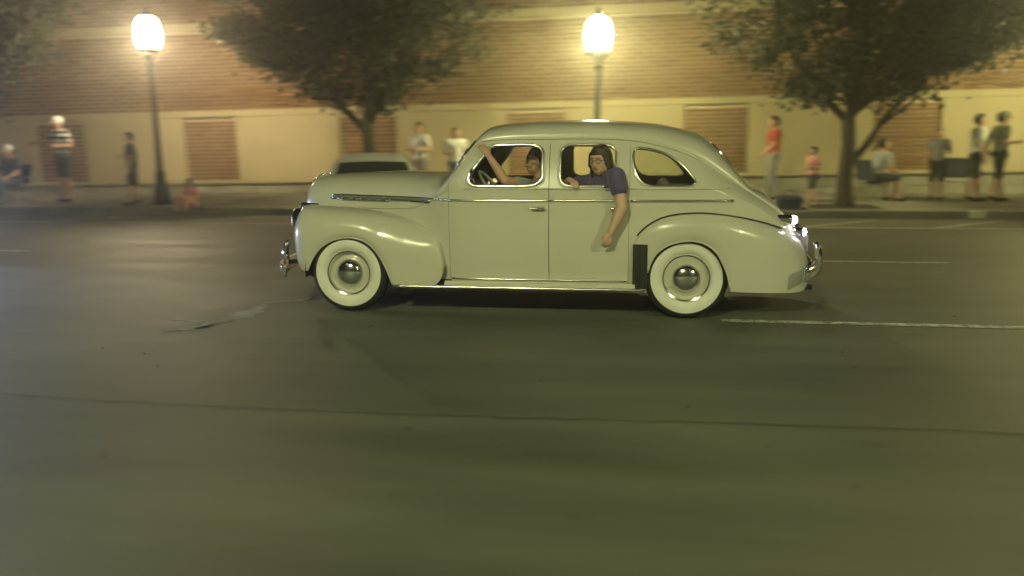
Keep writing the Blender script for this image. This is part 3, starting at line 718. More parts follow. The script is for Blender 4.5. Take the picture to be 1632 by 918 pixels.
f_in = pch([(-.553, .55), (-.545, .50), (-.52, .44), (-.47, .38), (-.42, .34), (-.1, .38), (.3, .48), (.6, .58), (.868, .76)])
AF = pch([(-.372, .385), (-.34, .455), (-.307, .505), (-.224, .592), (-.10, .654), (.015, .672), (.13, .655), (.21, .612), (.276, .545), (.337, .442), (.385, .325), (.407, .262)])
def f_bot(X):
    if X <= -.44: return pch([(-.553, .775), (-.548, .70), (-.535, .60), (-.52, .50), (-.495, .42), (-.44, .367)])(X)
    if X < -.372: return .367
    if X <= .407: return AF(X)
    if X < .786: return .256
    return pch([(.786, .256), (.833, .306), (.868, .40)])(X)
fx = np.unique(np.concatenate([[-.553, -.551, -.548, -.545], np.arange(-.54, -.38, .01), np.arange(-.372, .408, .008), [.406, .4072], np.arange(.42, .78, .02), np.arange(.786, .866, .004), [.866, .868]]).round(4))
r_top = pch([(2.494, .655), (2.52, .70), (2.566, .757), (2.643, .819), (2.741, .868), (2.88, .897), (3.037, .906), (3.194, .894), (3.368, .867), (3.527, .832), (3.70, .776), (3.85, .70), (3.95, .60), (4.0, .47), (4.015, .40)])
r_out = pch([(2.494, .866), (2.6, .890), (2.9, .918), (3.2, .918), (3.45, .888), (3.65, .835), (3.82, .755), (3.93, .665), (3.99, .57), (4.015, .49)])
r_in = pch([(2.494, .78), (2.9, .74), (3.3, .70), (3.6, .60), (3.8, .48), (3.95, .32), (4.015, .2)])
AR = pch([(2.622, .40), (2.65, .49), (2.687, .556), (2.75, .612), (2.813, .647), (2.90, .668), (2.974, .674), (3.05, .662), (3.117, .632), (3.19, .568), (3.245, .47), (3.285, .36), (3.302, .258)])
def r_bot(X):
    if X < 2.622: return .258
    if X <= 3.302: return AR(X)
    return pch([(3.302, .256), (3.6, .238), (3.9, .225), (3.97, .25), (4.015, .33)])(X)
rx = np.unique(np.concatenate([np.arange(2.494, 2.62, .012), [2.6205, 2.622], np.arange(2.63, 3.30, .008), [3.302, 3.3035], np.arange(3.32, 3.9, .02), np.arange(3.9, 4.01, .008), [4.015]]).round(4))
for sg in (-1, 1):
    ff = part('front_fender', fender('f', fx, f_top, f_out, f_in, f_bot, sg), 'paint', CAR, 0.8)
    rf = part('rear_fender', fender('r', rx, r_top, r_out, r_in, r_bot, sg), 'paint', CAR, 0.8)
    for par, A, x0, x1, o in ((ff, AF, -.372, .407, f_out), (rf, AR, 2.622, 3.302, r_out)):
        part('arch_lip', MB().tube([(x, sg * (o(x) - .024), A(x) + .002) for x in np.linspace(x0, x1, 60)], .009, 6), 'paint', par, 3.2)
    # fender welting, dark seams
    part('fender_seam', MB().tube([(x, sg * (surf(x, max(.5, r_top(x) - .045)) + .003), r_top(x) - .004) for x in np.linspace(2.53, 3.72, 60)], .007, 6), 'black_trim', rf, 3.2)
    # gravel shield on the leading edge of the rear fender
    G = [[(x, sg * (r_out(x) - .022 * max(0, (.60 - z) / .35) ** 2 + .006), z) for z in np.linspace(.262, .642, 14)] for x in np.linspace(2.500, 2.617, 8)]
    m = MB().grid(G); gs = part('gravel_shield', m, 'black_trim', rf, 0.6)
    for x in (2.502, 2.56, 2.615): part('rib', MB().tube([(x, sg * (r_out(x) - .022 * max(0, (.60 - z) / .35) ** 2 + .008), z) for z in np.linspace(.265, .64, 12)], .004, 6), 'black_trim', gs, 3.2)
    # head lamp in the nose of the fender
    hp = (-.500, sg * .63, .795)
    m = MB(); m.lathe([(.118, .06), (.118, -.030), (.108, -.050), (.094, -.052)], o=hp, ax='x', seg=28); hl = part('headlight', m, 'chrome', CAR, 0.7)
    m = MB(); m.lathe([(.096, -.048), (.075, -.066), (.04, -.076), (.001, -.080)], o=hp, ax='x', seg=28); part('lens', m, 'head_lens', hl, 3.2)
    m = MB(); m.capsule((-.47, sg * .64, .945), (-.33, sg * .655, .948), .028, .016); m.v = [(x, y, .938 + (z - .945) * .9) for x, y, z in m.v]; part('parking_lamp', m, 'chrome', ff, 3.2)
    # tail lamp: chrome teardrop, lens glowing in place of a reflected glint, on the shoulder of the rear fender
    tx = 3.775; tv = sg * .62
    m = MB(); m.capsule((tx - .10, tv, .842), (tx + .015, tv, .828), .030, .045, 14); tl = part('tail_lamp', m, 'chrome', CAR, 3.2)
    m = MB(); m.lathe([(.036, .040), (.036, .060), (.026, .078), (.001, .086)], o=(tx, tv, .828), ax='x', seg=18); part('lens', m, 'tail_glint', tl, 3.2)
    # running board with a bright edge strip
    m = MB(); m.box((.80, sg * .90 if sg < 0 else .76, .232), (2.50, -.76 if sg < 0 else .90, .262), bev=.006); rb = part('running_board', m, 'black_trim', CAR, .6)
    part('edge_strip', MB().tube([(x, sg * .912, .256) for x in np.linspace(.42, 2.60, 30)], 0.016, 10, sq=.9), 'trim_chrome', rb, 3.2)
    m = MB(); m.grid([[(x, sg * (.842 + .052 * t), .300 - .040 * t ** 2) for t in np.linspace(0, 1, 5)] for x in np.linspace(.875, 2.52, 20)]); part('sill_flare', m, 'paint', rb, .6)
    part('sill_strip', MB().tube([(x, sg * (surf(x, .315) + .004), .315) for x in np.linspace(.93, 2.45, 20)], 0.007, 8), 'trim_chrome', CAR, 3.2)
# ------------------------------------------------ wheels
def wheel(x, sg):
    yv = sg * .77
    w_ = thing('wheel', (x, yv, .352)); w_.parent = CAR
    # h is measured outward from the wheel centre plane
    T = [(.205, -.055), (.225, -.075), (.27, -.086), (.31, -.082), (.337, -.062), (.349, -.03), (.352, 0), (.349, .03), (.337, .062), (.31, .082), (.298, .0845)]
    L = lambda prof, nm, mat, par=w_, sm=.7, seg=56: part(nm, MB().lathe([(r, h) for r, h in prof], ax='y', seg=seg, flip=sg), mat, par, sm)
    L(T, 'tyre', 'rubber'); L([(.298, .0845), (.285, .0872), (.26, .088), (.235, .084), (.216, .074), (.205, .058)], 'whitewall', 'whitewall')
    rim = L([(.207, .060), (.200, .066), (.192, .058), (.186, .035), (.165, .020), (.150, .022), (.135, .036), (.11, .040), (.001, .040)], 'rim', 'paint')
    L([(.203, .063), (.198, .071), (.187, .066), (.182, .045)], 'trim_ring', 'chrome', rim)
    L([(.122, .038), (.119, .055), (.104, .074), (.08, .088), (.05, .097), (.02, .101), (.001, .1015)], 'hubcap', 'chrome', rim, 3.2)
    return w_
for x in (0, 2.946):
    for sg in (-1, 1): wheel(x, sg)
# ------------------------------------------------ bumpers, grille, ornaments, chassis
def bumper(nm, path, zc, hh, out):
    G = []
    P = pch([(abs(a), b) for a, b in path if a >= 0])
    for v in np.linspace(-.90, .90, 61):
        X = P(abs(v)); G.append([(X - out * .010 * 0 + out * d, v, zc + z) for d, z in ((-.02, hh), (.004, hh), (.022, hh * .72), (.026, hh * .25), (.020, 0), (.026, -hh * .25), (.022, -hh * .72), (.004, -hh), (-.02, -hh))])
    m = MB().grid(G); b = part(nm, m, 'chrome', CAR, .8)
    for sg in (-1, 1):
        X = P(.36); gm = MB().tube([(X + out * a, sg * .36, zc + z) for a, z in ((.02, -.09), (.05, -.05), (.055, .05), (.045, .14), (.015, .20))], [.022, .034, .034, .030, .018], 12); part('bumper_guard', gm, 'chrome', b, 3.2)
        part('bumper_bracket', MB().tube([(X, sg * .40, zc), (X - out * .35, sg * .42, zc + .04)], .022, 8), 'underbody', b)
        part('bumper_tip', MB().capsule((P(.9) , sg * .895, zc + .035), (P(.9), sg * .895, zc - .035), .026, .026), 'chrome', b, 3.2)
    return b
bumper('front_bumper', [(0, -.765), (.4, -.74), (.7, -.685), (.9, -.58)], .375, .058, -1)
bumper('rear_bumper', [(0, 4.075), (.4, 4.05), (.7, 3.995), (.9, 3.905)], .405, .058, 1)
gr = part('grille_surround', MB().box((-.60, -.50, .44), (-.50, .50, .74), bev=.02), 'black_trim', CAR)
for k in range(6):
    z = .47 + k * .048
    part('grille_bar', MB().tube([(-.615 - .05 * (1 - (v / .5) ** 2), v, z) for v in np.linspace(-.5, .5, 17)], .012, 8), 'chrome', gr, 3.2)
part('nose_panel', MB().grid([[(-.60 - .075 * (1 - (v / .62) ** 2) + .02 * t, v, .74 + .16 * t) for v in np.linspace(-.62, .62, 21)] for t in np.linspace(0, 1, 6)]), 'paint', CAR)
m = MB(); m.tube([(-.694, 0, .88), (-.676, 0, .955), (-.640, 0, 1.045), (-.600, 0, 1.128), (-.53, 0, 1.18), (-.42, 0, 1.20)], [.010, .014, .016, .018, .014, .006], 8); part('hood_ornament', m, 'trim_chrome', CAR, 3.2)
part('hood_badge', MB().capsule((-.655, -.10, 1.0), (-.635, -.16, 1.01), .016, .01), 'chrome', CAR, 3.2)
m = MB(); m.box((-.45, -.60, .27), (3.85, .60, .42)); m.box((.5, -.78, .24), (2.55, .78, .30)); ch = part('chassis', m, 'underbody', CAR, None)
for x in (0, 2.946):
    part('axle', MB().tube([(x, -.74, .352), (x, .74, .352)], .045, 8), 'underbody', ch)
    for sg in (-1, 1):
        G = [[(x + .40 * math.cos(t), sg * v, .35 + .40 * math.sin(t)) for v in (.50, .86)] for t in np.linspace(-.1, math.pi + .1, 24)]
        mm = MB().grid(G); mm.grid([[(x + r * math.cos(t), sg * .52, .35 + r * math.sin(t)) for r in (.02, .40)] for t in np.linspace(-.1, math.pi + .1, 24)])
        part('wheel_housing', mm, 'underbody', ch)
part('exhaust_pipe', MB().tube([(3.2, -.5, .26), (3.8, -.5, .25), (4.03, -.5, .235)], .024, 10), 'underbody', ch)
m = MB(); m.capsule((3.93, 0, .76), (3.955, 0, .70), .035, .05); pl_ = part('plate_lamp', m, 'chrome', CAR, 3.2)
for sg in (-1, 1):
    m = MB(); m.capsule((3.86, sg * .50, .725), (3.91, sg * .50, .712), .026, .038); sl_ = part('glint_stud', m, 'chrome', CAR, 3.2)  # added chrome stud that carries an imitated blue reflection
    m = MB(); m.lathe([(.030, .030), (.028, .045), (.001, .056)], o=(3.91, sg * .50, .712), ax='x', seg=18); part('lens', m, 'blue_glint', sl_, 3.2)  # glows to imitate the glint, no working lamp
part('licence_plate', MB().box((4.045, -.155, .50), (4.055, .155, .64), bev=.003), 'cloth_lgrey', CAR)
# wipers
for sg in (-1, 1): part('wiper', MB().tube([roofpt(sg * .12, 1.262), tuple(np.array(roofpt(sg * .30, 1.34)) + np.array([-.02, 0, .01])), tuple(np.array(roofpt(sg * .40, 1.42)) + np.array([-.02, 0, .01]))], .005, 5), 'black_trim', CAR)
# ------------------------------------------------ cabin
def bench(nm, x, par=CAR):
    b = MB(); G = []
    s_ = thing(nm, (x, 0, 0)); s_.parent = par
    m = MB(); m.box((-.42, -.66, .40), (.10, .66, .60), bev=.05); part('seat_cushion', m, 'upholstery', s_)
    m = MB(); prof = [(.03, .55), (.00, .70), (.09, 1.02), (.13, 1.10), (.18, 1.12), (.22, 1.09), (.20, .95), (.17, .50)]
    m.grid([[(a, v, z) for a, z in prof] for v in np.linspace(-.66, .66, 9)]); m.add([(a, -.66, z) for a, z in prof], [tuple(range(len(prof)))]); m.add([(a, .66, z) for a, z in prof], [tuple(range(len(prof)))[::-1]])
    part('seat_backrest', m, 'upholstery', s_)
bench('front_seat', 1.66); bench('rear_seat', 2.62)
part('parcel_shelf', MB().box((2.84, -.62, 1.02), (3.35, .62, 1.06), bev=.01), 'upholstery', CAR)
part('cabin_floor', MB().box((.95, -.74, .31), (2.9, .74, .36)), 'underbody', CAR)
part('dashboard', MB().box((.95, -.70, .88), (1.12, .70, 1.12), bev=.04), 'dash', CAR)
sw = MB(); c0 = Vector((1.235, -.36, 1.06)); ax = Vector((.80, 0, .60)).normalized(); e1 = Vector((0, 1, 0)); e2 = ax.cross(e1)
sw.tube([c0 + (e1 * math.cos(t) + e2 * math.sin(t)) * .205 for t in np.linspace(0, 2 * math.pi, 40)[:-1]], .013, 8, closed=True)
stw = part('steering_wheel', sw, 'whitewall', CAR, 3.2)
for a in (0.5, math.pi - .5, 1.5 * math.pi): part('spoke', MB().tube([c0 - ax * .02, c0 + (e1 * math.cos(a) + e2 * math.sin(a)) * .2], .007, 6), 'chrome', stw)
part('steering_column', MB().tube([c0 - ax * .01, c0 - ax * .35], .022, 8), 'dash', CAR)
part('horn_button', MB().capsule(c0 - ax * .02, c0 + ax * .012, .04, .03), 'chrome', stw, 3.2)
m = MB(); m.box((1.13, -.11, 1.44), (1.15, .11, 1.50), bev=.008); part('rear_view_mirror', m, 'chrome', CAR)
m = MB(); m.lathe([(.001, -.006), (.055, -.006), (.058, 0), (.05, .010), (.001, .016)], o=(1.12, -.80, 1.22), ax='x', seg=20); dm = part('door_mirror', m, 'chrome', DOOR['1n'], .7)
part('mirror_arm', MB().tube([(1.125, -.80, 1.22), (1.14, -.79, 1.15), (1.15, -.795, 1.11)], .006, 6), 'chrome', dm)
CAR_LOC = (CX, CY, 0)

# ================================================================== OTHER CARS
def coupe(name, loc, rz, label, paint, lit=False):
    """low two-door coupe, nose towards local -Y"""
    t = thing(name, loc, rz); tag(t, label, 'car')
    top = pch([(-2.28, .52), (-2.25, .66), (-2.1, .74), (-1.6, .80), (-.95, .86), (-.2, .885), (1.2, .90), (1.7, .93), (2.1, .92), (2.28, .84), (2.33, .60)])
    wid = pch([(-2.28, .62), (-2.22, .76), (-2.0, .84), (-1.3, .885), (0, .90), (1.4, .89), (2.0, .85), (2.25, .78), (2.33, .66)])
    bt = pch([(-2.28, .40), (-2.1, .24), (-1.8, .22), (1.9, .24), (2.2, .30), (2.33, .45)])
    def zb(y):
        for c in (-1.38, 1.34):
            d = abs(y - c)
            if d < .37: return max(bt(y), .33 + math.sqrt(.37 ** 2 - d * d))
        return bt(y)
    ys = np.unique(np.concatenate([np.linspace(-2.28, 2.33, 80), [c + s * .37 * math.cos(a) for c in (-1.38, 1.34) for s in (-1, 1) for a in np.linspace(0, 1.57, 12)]]))
    G = []
    for y in ys:
        w_, T, b = wid(y), top(y), zb(y); h = T - b
        half = [(0, T + .012), (w_ * .5, T + .008), (w_ * .85, T - .012), (w_ * .965, T - .05), (w_ * 1.0, T - min(.2, h * .45)), (w_ * .985, b + .06), (w_ * .95, b)]
        G.append([(-v, y, z) for v, z in half[::-1]] + [(v, y, z) for v, z in half[1:]])
    m = MB().grid(G)
    for i in (0, -1): m.add(G[i], [tuple(range(len(G[i])))])
    part('body', m, paint, t, .6)
    rt = pch([(-.98, .87), (-.45, 1.15), (-.22, 1.245), (.1, 1.285), (.6, 1.28), (1.0, 1.22), (1.35, 1.08), (1.72, .93)])
    G = []; P = []
    for y in np.linspace(-.98, 1.72, 44):
        T = rt(y); f = (T - .86) / .42; we = .72 - .05 * f; wt = .72 - .17 * max(0, f)
        half = [(0, T), (wt * .5, T - .006), (wt * .86, T - .03 * max(.2, f)), (wt, T - .075 * max(.15, f)), (we + .02, .90), (we + .03, .86)]
        G.append([(-v, y, max(.84, z)) for v, z in half[::-1]] + [(v, y, max(.84, z)) for v, z in half[1:]])
    part('roof', MB().grid(G), paint, t, .6)
    def quad(nm, pts, mat='dark_glass', par=t):
        m = MB(); m.add(pts, [(0, 1, 2, 3)]); o = part(nm, m, mat, par, None); return o
    def shell(nm, y0, y1, vs, off):
        g = []
        for y in np.linspace(y0, y1, 8):
            T = rt(y); f = (T - .86) / .42; wt = .72 - .17 * max(0, f); g.append([(v * wt, y - .010 * off, T - .006 * (abs(v) / .5) ** 2 + .010) for v in vs])
        return part(nm, MB().grid(g), 'coupe_glass', t, .6)
    shell('windscreen', -.88, -.44, np.linspace(-.86, .86, 9), 1); shell('rear_window', 1.02, 1.55, np.linspace(-.82, .82, 9), -1)
    for sg in (-1, 1):
        g = [[(sg * (.735 - .10 * s - .02 * k), y0 + (y1 - y0) * k, .905 + (zt_ - .905) * s) for s in (0, .5, 1)] for (y0, y1, zt_) in ((-.62, 1.1, 1.19),) for k in (0, .25, .5, .75, 1)]
        g = [[(sg * (.748 - .20 * (z - .90) / .38), y, z) for z in np.linspace(.91, max(.92, rt(y) - .085), 5)] for y in np.linspace(-.66, 1.22, 14)]
        part('side_window', MB().grid(g), 'coupe_glass', t, .6)
        for c in (-1.38, 1.34):
            w_ = thing('wheel', (sg * .76, c, .32)); w_.parent = t
            part('tyre', MB().lathe([(.21, -.09), (.30, -.10), (.32, -.06), (.32, .06), (.30, .10), (.21, .09)], ax='x', seg=28, flip=sg), 'rubber', w_)
            part('rim', MB().lathe([(.21, .09), (.19, .05), (.10, .07), (.05, .09), (.001, .09)], ax='x', seg=20, flip=sg), 'chrome', w_)
        hp = (sg * .60, -2.235, .60)
        hl = part('headlight', MB().lathe([(.10, .04), (.10, -.03), (.085, -.04)], o=hp, ax='y', seg=20), 'chrome', t)
        part('lens', MB().lathe([(.09, -.03), (.05, -.05), (.001, -.055)], o=hp, ax='y', seg=20), 'head_lens_bright' if lit else 'coupe_glass', hl, 3.2)
        if lit:
            L = bpy.data.lights.new('headlight_beam', 'SPOT'); L.energy = 600; L.color = (.50, .62, 1.0); L.spot_size = math.radians(62); L.spot_blend = 1.0; L.shadow_soft_size = .06
            lo = bpy.data.objects.new('headlight_beam', L); COL.objects.link(lo); lo.parent = t; lo.location = (hp[0], -2.32, hp[2]); lo.rotation_euler = (math.radians(85), 0, math.radians(180))
        part('tail_light', MB().box((sg * .62 - .14, 2.27, .62), (sg * .62 + .14, 2.345, .72), bev=.01), 'red_lens', t)
        part('door_seam', MB().tube([(sg * .905, -.55, z) for z in (.30, .5, .7, .86)], .004, 4), 'black_trim', t)
        part('door_handle', MB().capsule((sg * .90, .38, .74), (sg * .90, .50, .74), .014, .014, 8), 'chrome', t)
    part('grille', MB().box((-.48, -2.30, .46), (.48, -2.22, .64), bev=.01), 'black_trim', t)
    part('front_bumper', MB().box((-.80, -2.36, .36), (.80, -2.24, .46), bev=.03), 'chrome', t); part('rear_bumper', MB().box((-.80, 2.28, .40), (.80, 2.40, .50), bev=.03), 'chrome', t)
    return t
simple('coupe_glass', (0.03, 0.034, 0.03), 0.06, 0, 0.3)
coupe('parked_coupe', (-4.15, 12.9, 0), math.radians(18), 'low white-roofed coupe mostly hidden behind the hood of the pale sedan', 'car_white')
coupe('oncoming_coupe', (-12.4, 9.4, 0), math.radians(90 - 24), 'silver coupe with lit headlights approaching from beyond the left edge', 'car_silver', True)

# ================================================================== PEOPLE
def remesh(mb, voxel, mat, name, parent, iters=3, fac=.5):
    tmp = bpy.data.objects.new('tmp', mb.mesh('tmp')); COL.objects.link(tmp)
    md = tmp.modifiers.new('r', 'REMESH'); md.mode = 'VOXEL'; md.voxel_size = voxel
    if iters: sm = tmp.modifiers.new('s', 'SMOOTH'); sm.factor = fac; sm.iterations = iters
    dg = bpy.context.evaluated_depsgraph_get(); me = bpy.data.meshes.new_from_object(tmp.evaluated_get(dg))
    bpy.data.objects.remove(tmp); me.name = name
    me.polygons.foreach_set('use_smooth', [True] * len(me.polygons)); me.materials.clear(); me.materials.append(MAT[mat])
    return ob(name, me, parent)
def V3(*a): return Vector(a)
def frame(fwd, up=(0, 0, 1)):
    f = Vector(fwd).normalized(); r = f.cross(Vector(up)).normalized(); u = r.cross(f); return f, r, u
def hand(m, wrist, dirn, palm_n, thumb_side, k=1.0, curl=.35):
    """palm with four unequal bent fingers and a thumb leaving the side of the palm"""
    d = Vector(dirn).normalized(); n = Vector(palm_n); n = (n - d * n.dot(d)).normalized(); s = Vector(thumb_side); s = (s - d * s.dot(d) - n * s.dot(n)).normalized()
    W = Vector(wrist); m.capsule(W, W + d * .03 * k, .026 * k, .028 * k, 10)
    for i in range(4):
        o = (i - 1.5) * .019 * k; base = W + d * .085 * k - s * o; m.capsule(W + d * .025 * k - s * o * .7, base, .015 * k, .0115 * k, 8)
        L = (.072, .082, .077, .060)[i] * k; d1 = (d * math.cos(curl) + n * math.sin(curl) - s * o * 1.5).normalized(); d2 = (d * math.cos(2.2 * curl) + n * math.sin(2.2 * curl)).normalized()
        mid = base + d1 * L * .5; m.capsule(base, mid, .0105 * k, .0095 * k, 8); m.capsule(mid, mid + d2 * L * .5, .0095 * k, .008 * k, 8)
    tb = W + d * .03 * k + s * .026 * k; td = (d * .75 + s * .65 + n * .3).normalized(); m.capsule(tb, tb + td * .04 * k, .014 * k, .011 * k, 8); m.capsule(tb + td * .04 * k, tb + (td * .04 + d * .028 + n * .01) * k, .0105 * k, .009 * k, 8)
def head(m, c, f, r, u, k=1.0):
    c = Vector(c); P = lambda a, b, d: c + r * a * k + f * b * k + u * d * k
    m.capsule(P(0, -.022, .022), P(0, .012, .030), .088 * k, .084 * k); m.capsule(P(0, .03, -.01), P(0, .042, -.062), .066 * k, .046 * k); m.capsule(P(-.03, .02, -.05), P(.03, .02, -.05), .042 * k, .042 * k)
    m.capsule(P(0, .092, .012), P(0, .108, -.020), .010 * k, .016 * k, 8)           # nose
    m.capsule(P(-.022, .078, -.055), P(.022, .078, -.055), .014 * k, .014 * k, 8)     # mouth area
    for s in (-1, 1):
        m.capsule(P(s * .082, -.008, .015), P(s * .086, -.012, -.025), .014 * k, .011 * k, 8); m.capsule(P(s * .045, .055, -.012), P(s * .04, .06, -.02), .026 * k, .024 * k, 8)
        m.capsule(P(s * .012, .084, .036), P(s * .05, .072, .036), .012 * k, .012 * k, 8)  # brow
def face_parts(par, c, f, r, u, k=1.0):
    c = Vector(c); P = lambda a, b, d: c + r * a * k + f * b * k + u * d * k
    for s in (-1, 1): part('eye', MB().capsule(P(s * .026, .079, .014), P(s * .040, .074, .014), .009 * k, .008 * k, 8), 'eye', par, 3.2)
    for s in (-1, 1): part('eyebrow', MB().capsule(P(s * .016, .094, .040), P(s * .052, .080, .040), .005 * k, .004 * k, 6), 'hair', par, 3.2)
    part('mouth', MB().capsule(P(-.022, .090, -.052), P(.022, .090, -.052), .007 * k, .007 * k, 8), 'lips', par, 3.2)
def hair_cap(par, c, f, r, u, k, mat, long=False, voxel=.012):
    m = MB(); c = Vector(c); P = lambda a, b, d: c + r * a * k + f * b * k + u * d * k
    m.capsule(P(0, -.042, .040), P(0, -.002, .066), .096 * k, .080 * k)
    m.capsule(P(0, -.055, .0), P(0, -.045, .05), .080 * k, .088 * k)
    if long:
        m.capsule(P(0, -.03, .07), P(0, .02, .075), .085 * k, .070 * k)
        for s in (-1, 1): m.capsule(P(s * .055, .035, .062), P(s * .088, .012, -.03), .034 * k, .030 * k)
        for s in (-1, 1): m.capsule(P(s * .070, -.02, .03), P(s * .088, -.03, -.10), .040 * k, .036 * k); m.capsule(P(s * .088, -.03, -.10), P(s * .085, -.05, -.19), .036 * k, .024 * k)
        m.capsule(P(0, -.07, 0), P(0, -.09, -.18), .085 * k, .06 * k)
    return remesh(m, voxel, mat, 'hair', par, 2)
def figure(t, J, skin='skin', shirt='white', legs='dark', sleeve=.55, pants=.5, hair='hair', longhair=False, cap=None, voxel=.012, shoes=True, k=1.0, face=None, shirt_mat=None, armk=1.0, hand_dirs=None):
    """J: joint name -> point. One continuous body plus clothes and hair as its children."""
    b = MB(); C = b.capsule
    f, r, u = face or frame(J['face'])
    C(J['hipL'], J['hipR'], .105 * k, .105 * k); C(J['pelvis'], J['waist'], .125 * k, .115 * k); C(J['waist'], J['chest'], .115 * k, .13 * k)
    cl = J['chest'].lerp(J['shL'], .45); cr_ = J['chest'].lerp(J['shR'], .45); C(cl, cr_, .115 * k, .115 * k)
    C(J['shL'], J['chest'].lerp(J['neck'], .75), .062 * k, .065 * k); C(J['shR'], J['chest'].lerp(J['neck'], .75), .062 * k, .065 * k)
    C(J['neck'], J['head'] - u * .05 * k, .056 * k, .052 * k)
    for s in 'LR':
        C(J['sh' + s], J['el' + s], .052 * k * armk, .042 * k * armk); C(J['el' + s], J['el' + s].lerp(J['wr' + s], .3), .042 * k * armk, .043 * k * armk); C(J['el' + s].lerp(J['wr' + s], .3), J['wr' + s], .043 * k * armk, .027 * k * armk)
        C(J['hip' + s], J['kn' + s], .088 * k, .056 * k); C(J['kn' + s], J['kn' + s].lerp(J['an' + s], .35), .056 * k, .055 * k); C(J['kn' + s].lerp(J['an' + s], .35), J['an' + s], .055 * k, .036 * k)
        C(J['an' + s], J['toe' + s], .040 * k, .030 * k)
        d = (J['wr' + s] - J['el' + s]).normalized()
        hd = (hand_dirs or {}).get(s)
        if hd: hand(b, J['wr' + s], *hd[:3], k * 1.0, hd[3] if len(hd) > 3 else .35)
        else: hand(b, J['wr' + s], d, (-r if s == 'R' else r) * 1.0 + f * .2, f, k)
    head(b, J['head'], f, r, u, k)
    body = remesh(b, voxel, skin, 'body', t, 3)
    s_ = MB(); C = s_.capsule; e = .014 * k
    C(J['pelvis'].lerp(J['waist'], .15), J['waist'], .128 * k + e, .122 * k + e); C(J['waist'], J['chest'], .122 * k + e, .133 * k + e); C(cl, cr_, .118 * k + e, .118 * k + e); C(J['hipL'].lerp(J['waist'], .3), J['hipR'].lerp(J['waist'], .3), .10 * k + e, .10 * k + e)
    for s in 'LR': C(J['sh' + s], J['chest'].lerp(J['neck'], .7), .064 * k + e, .062 * k + e); C(J['sh' + s], J['sh' + s].lerp(J['el' + s], sleeve), .056 * k * armk + e, .054 * k * armk + e)
    remesh(s_, voxel, shirt_mat or 'cloth_' + shirt, 'shirt', t, 2)
    p_ = MB(); C = p_.capsule
    C(J['hipL'], J['hipR'], .112 * k + e, .112 * k + e); C(J['pelvis'], J['pelvis'].lerp(J['waist'], .6), .125 * k + e, .122 * k + e)
    for s in 'LR':
        q = min(1, pants * 2); C(J['hip' + s], J['hip' + s].lerp(J['kn' + s], q), .092 * k + e, (.070 if q < 1 else .062) * k + e)
        if pants > .5: C(J['kn' + s], J['kn' + s].lerp(J['an' + s], (pants - .5) * 2), .06 * k + e, .048 * k + e)
    remesh(p_, voxel, 'cloth_' + legs, 'trousers' if pants > .7 else 'shorts', t, 2)
    if shoes:
        for s in 'LR': remesh(MB().capsule(J['an' + s] - Vector((0, 0, .03 * k)), J['toe' + s], .048 * k, .038 * k), .014, 'cloth_black', 'shoe', t, 1)
    hair_cap(t, J['head'], f, r, u, k, hair, longhair, voxel)
    face_parts(t, J['head'], f, r, u, k)
    if cap:
        m = MB(); c = J['head']; m.capsule(c + f * -.012 * k + u * .055 * k, c + f * .01 * k + u * .06 * k, .105 * k, .10 * k); h_ = remesh(m, .014, 'cloth_' + cap, 'cap', t, 1)
        part('brim', MB().grid([[c + f * (.09 + .08 * b_) * k + r * a * (.075 - .02 * b_) * k + u * (.055 - .02 * b_ - .012 * a * a) * k for a in np.linspace(-1, 1, 7)] for b_ in (0, .5, 1)]), 'cloth_' + cap, h_)
    return body
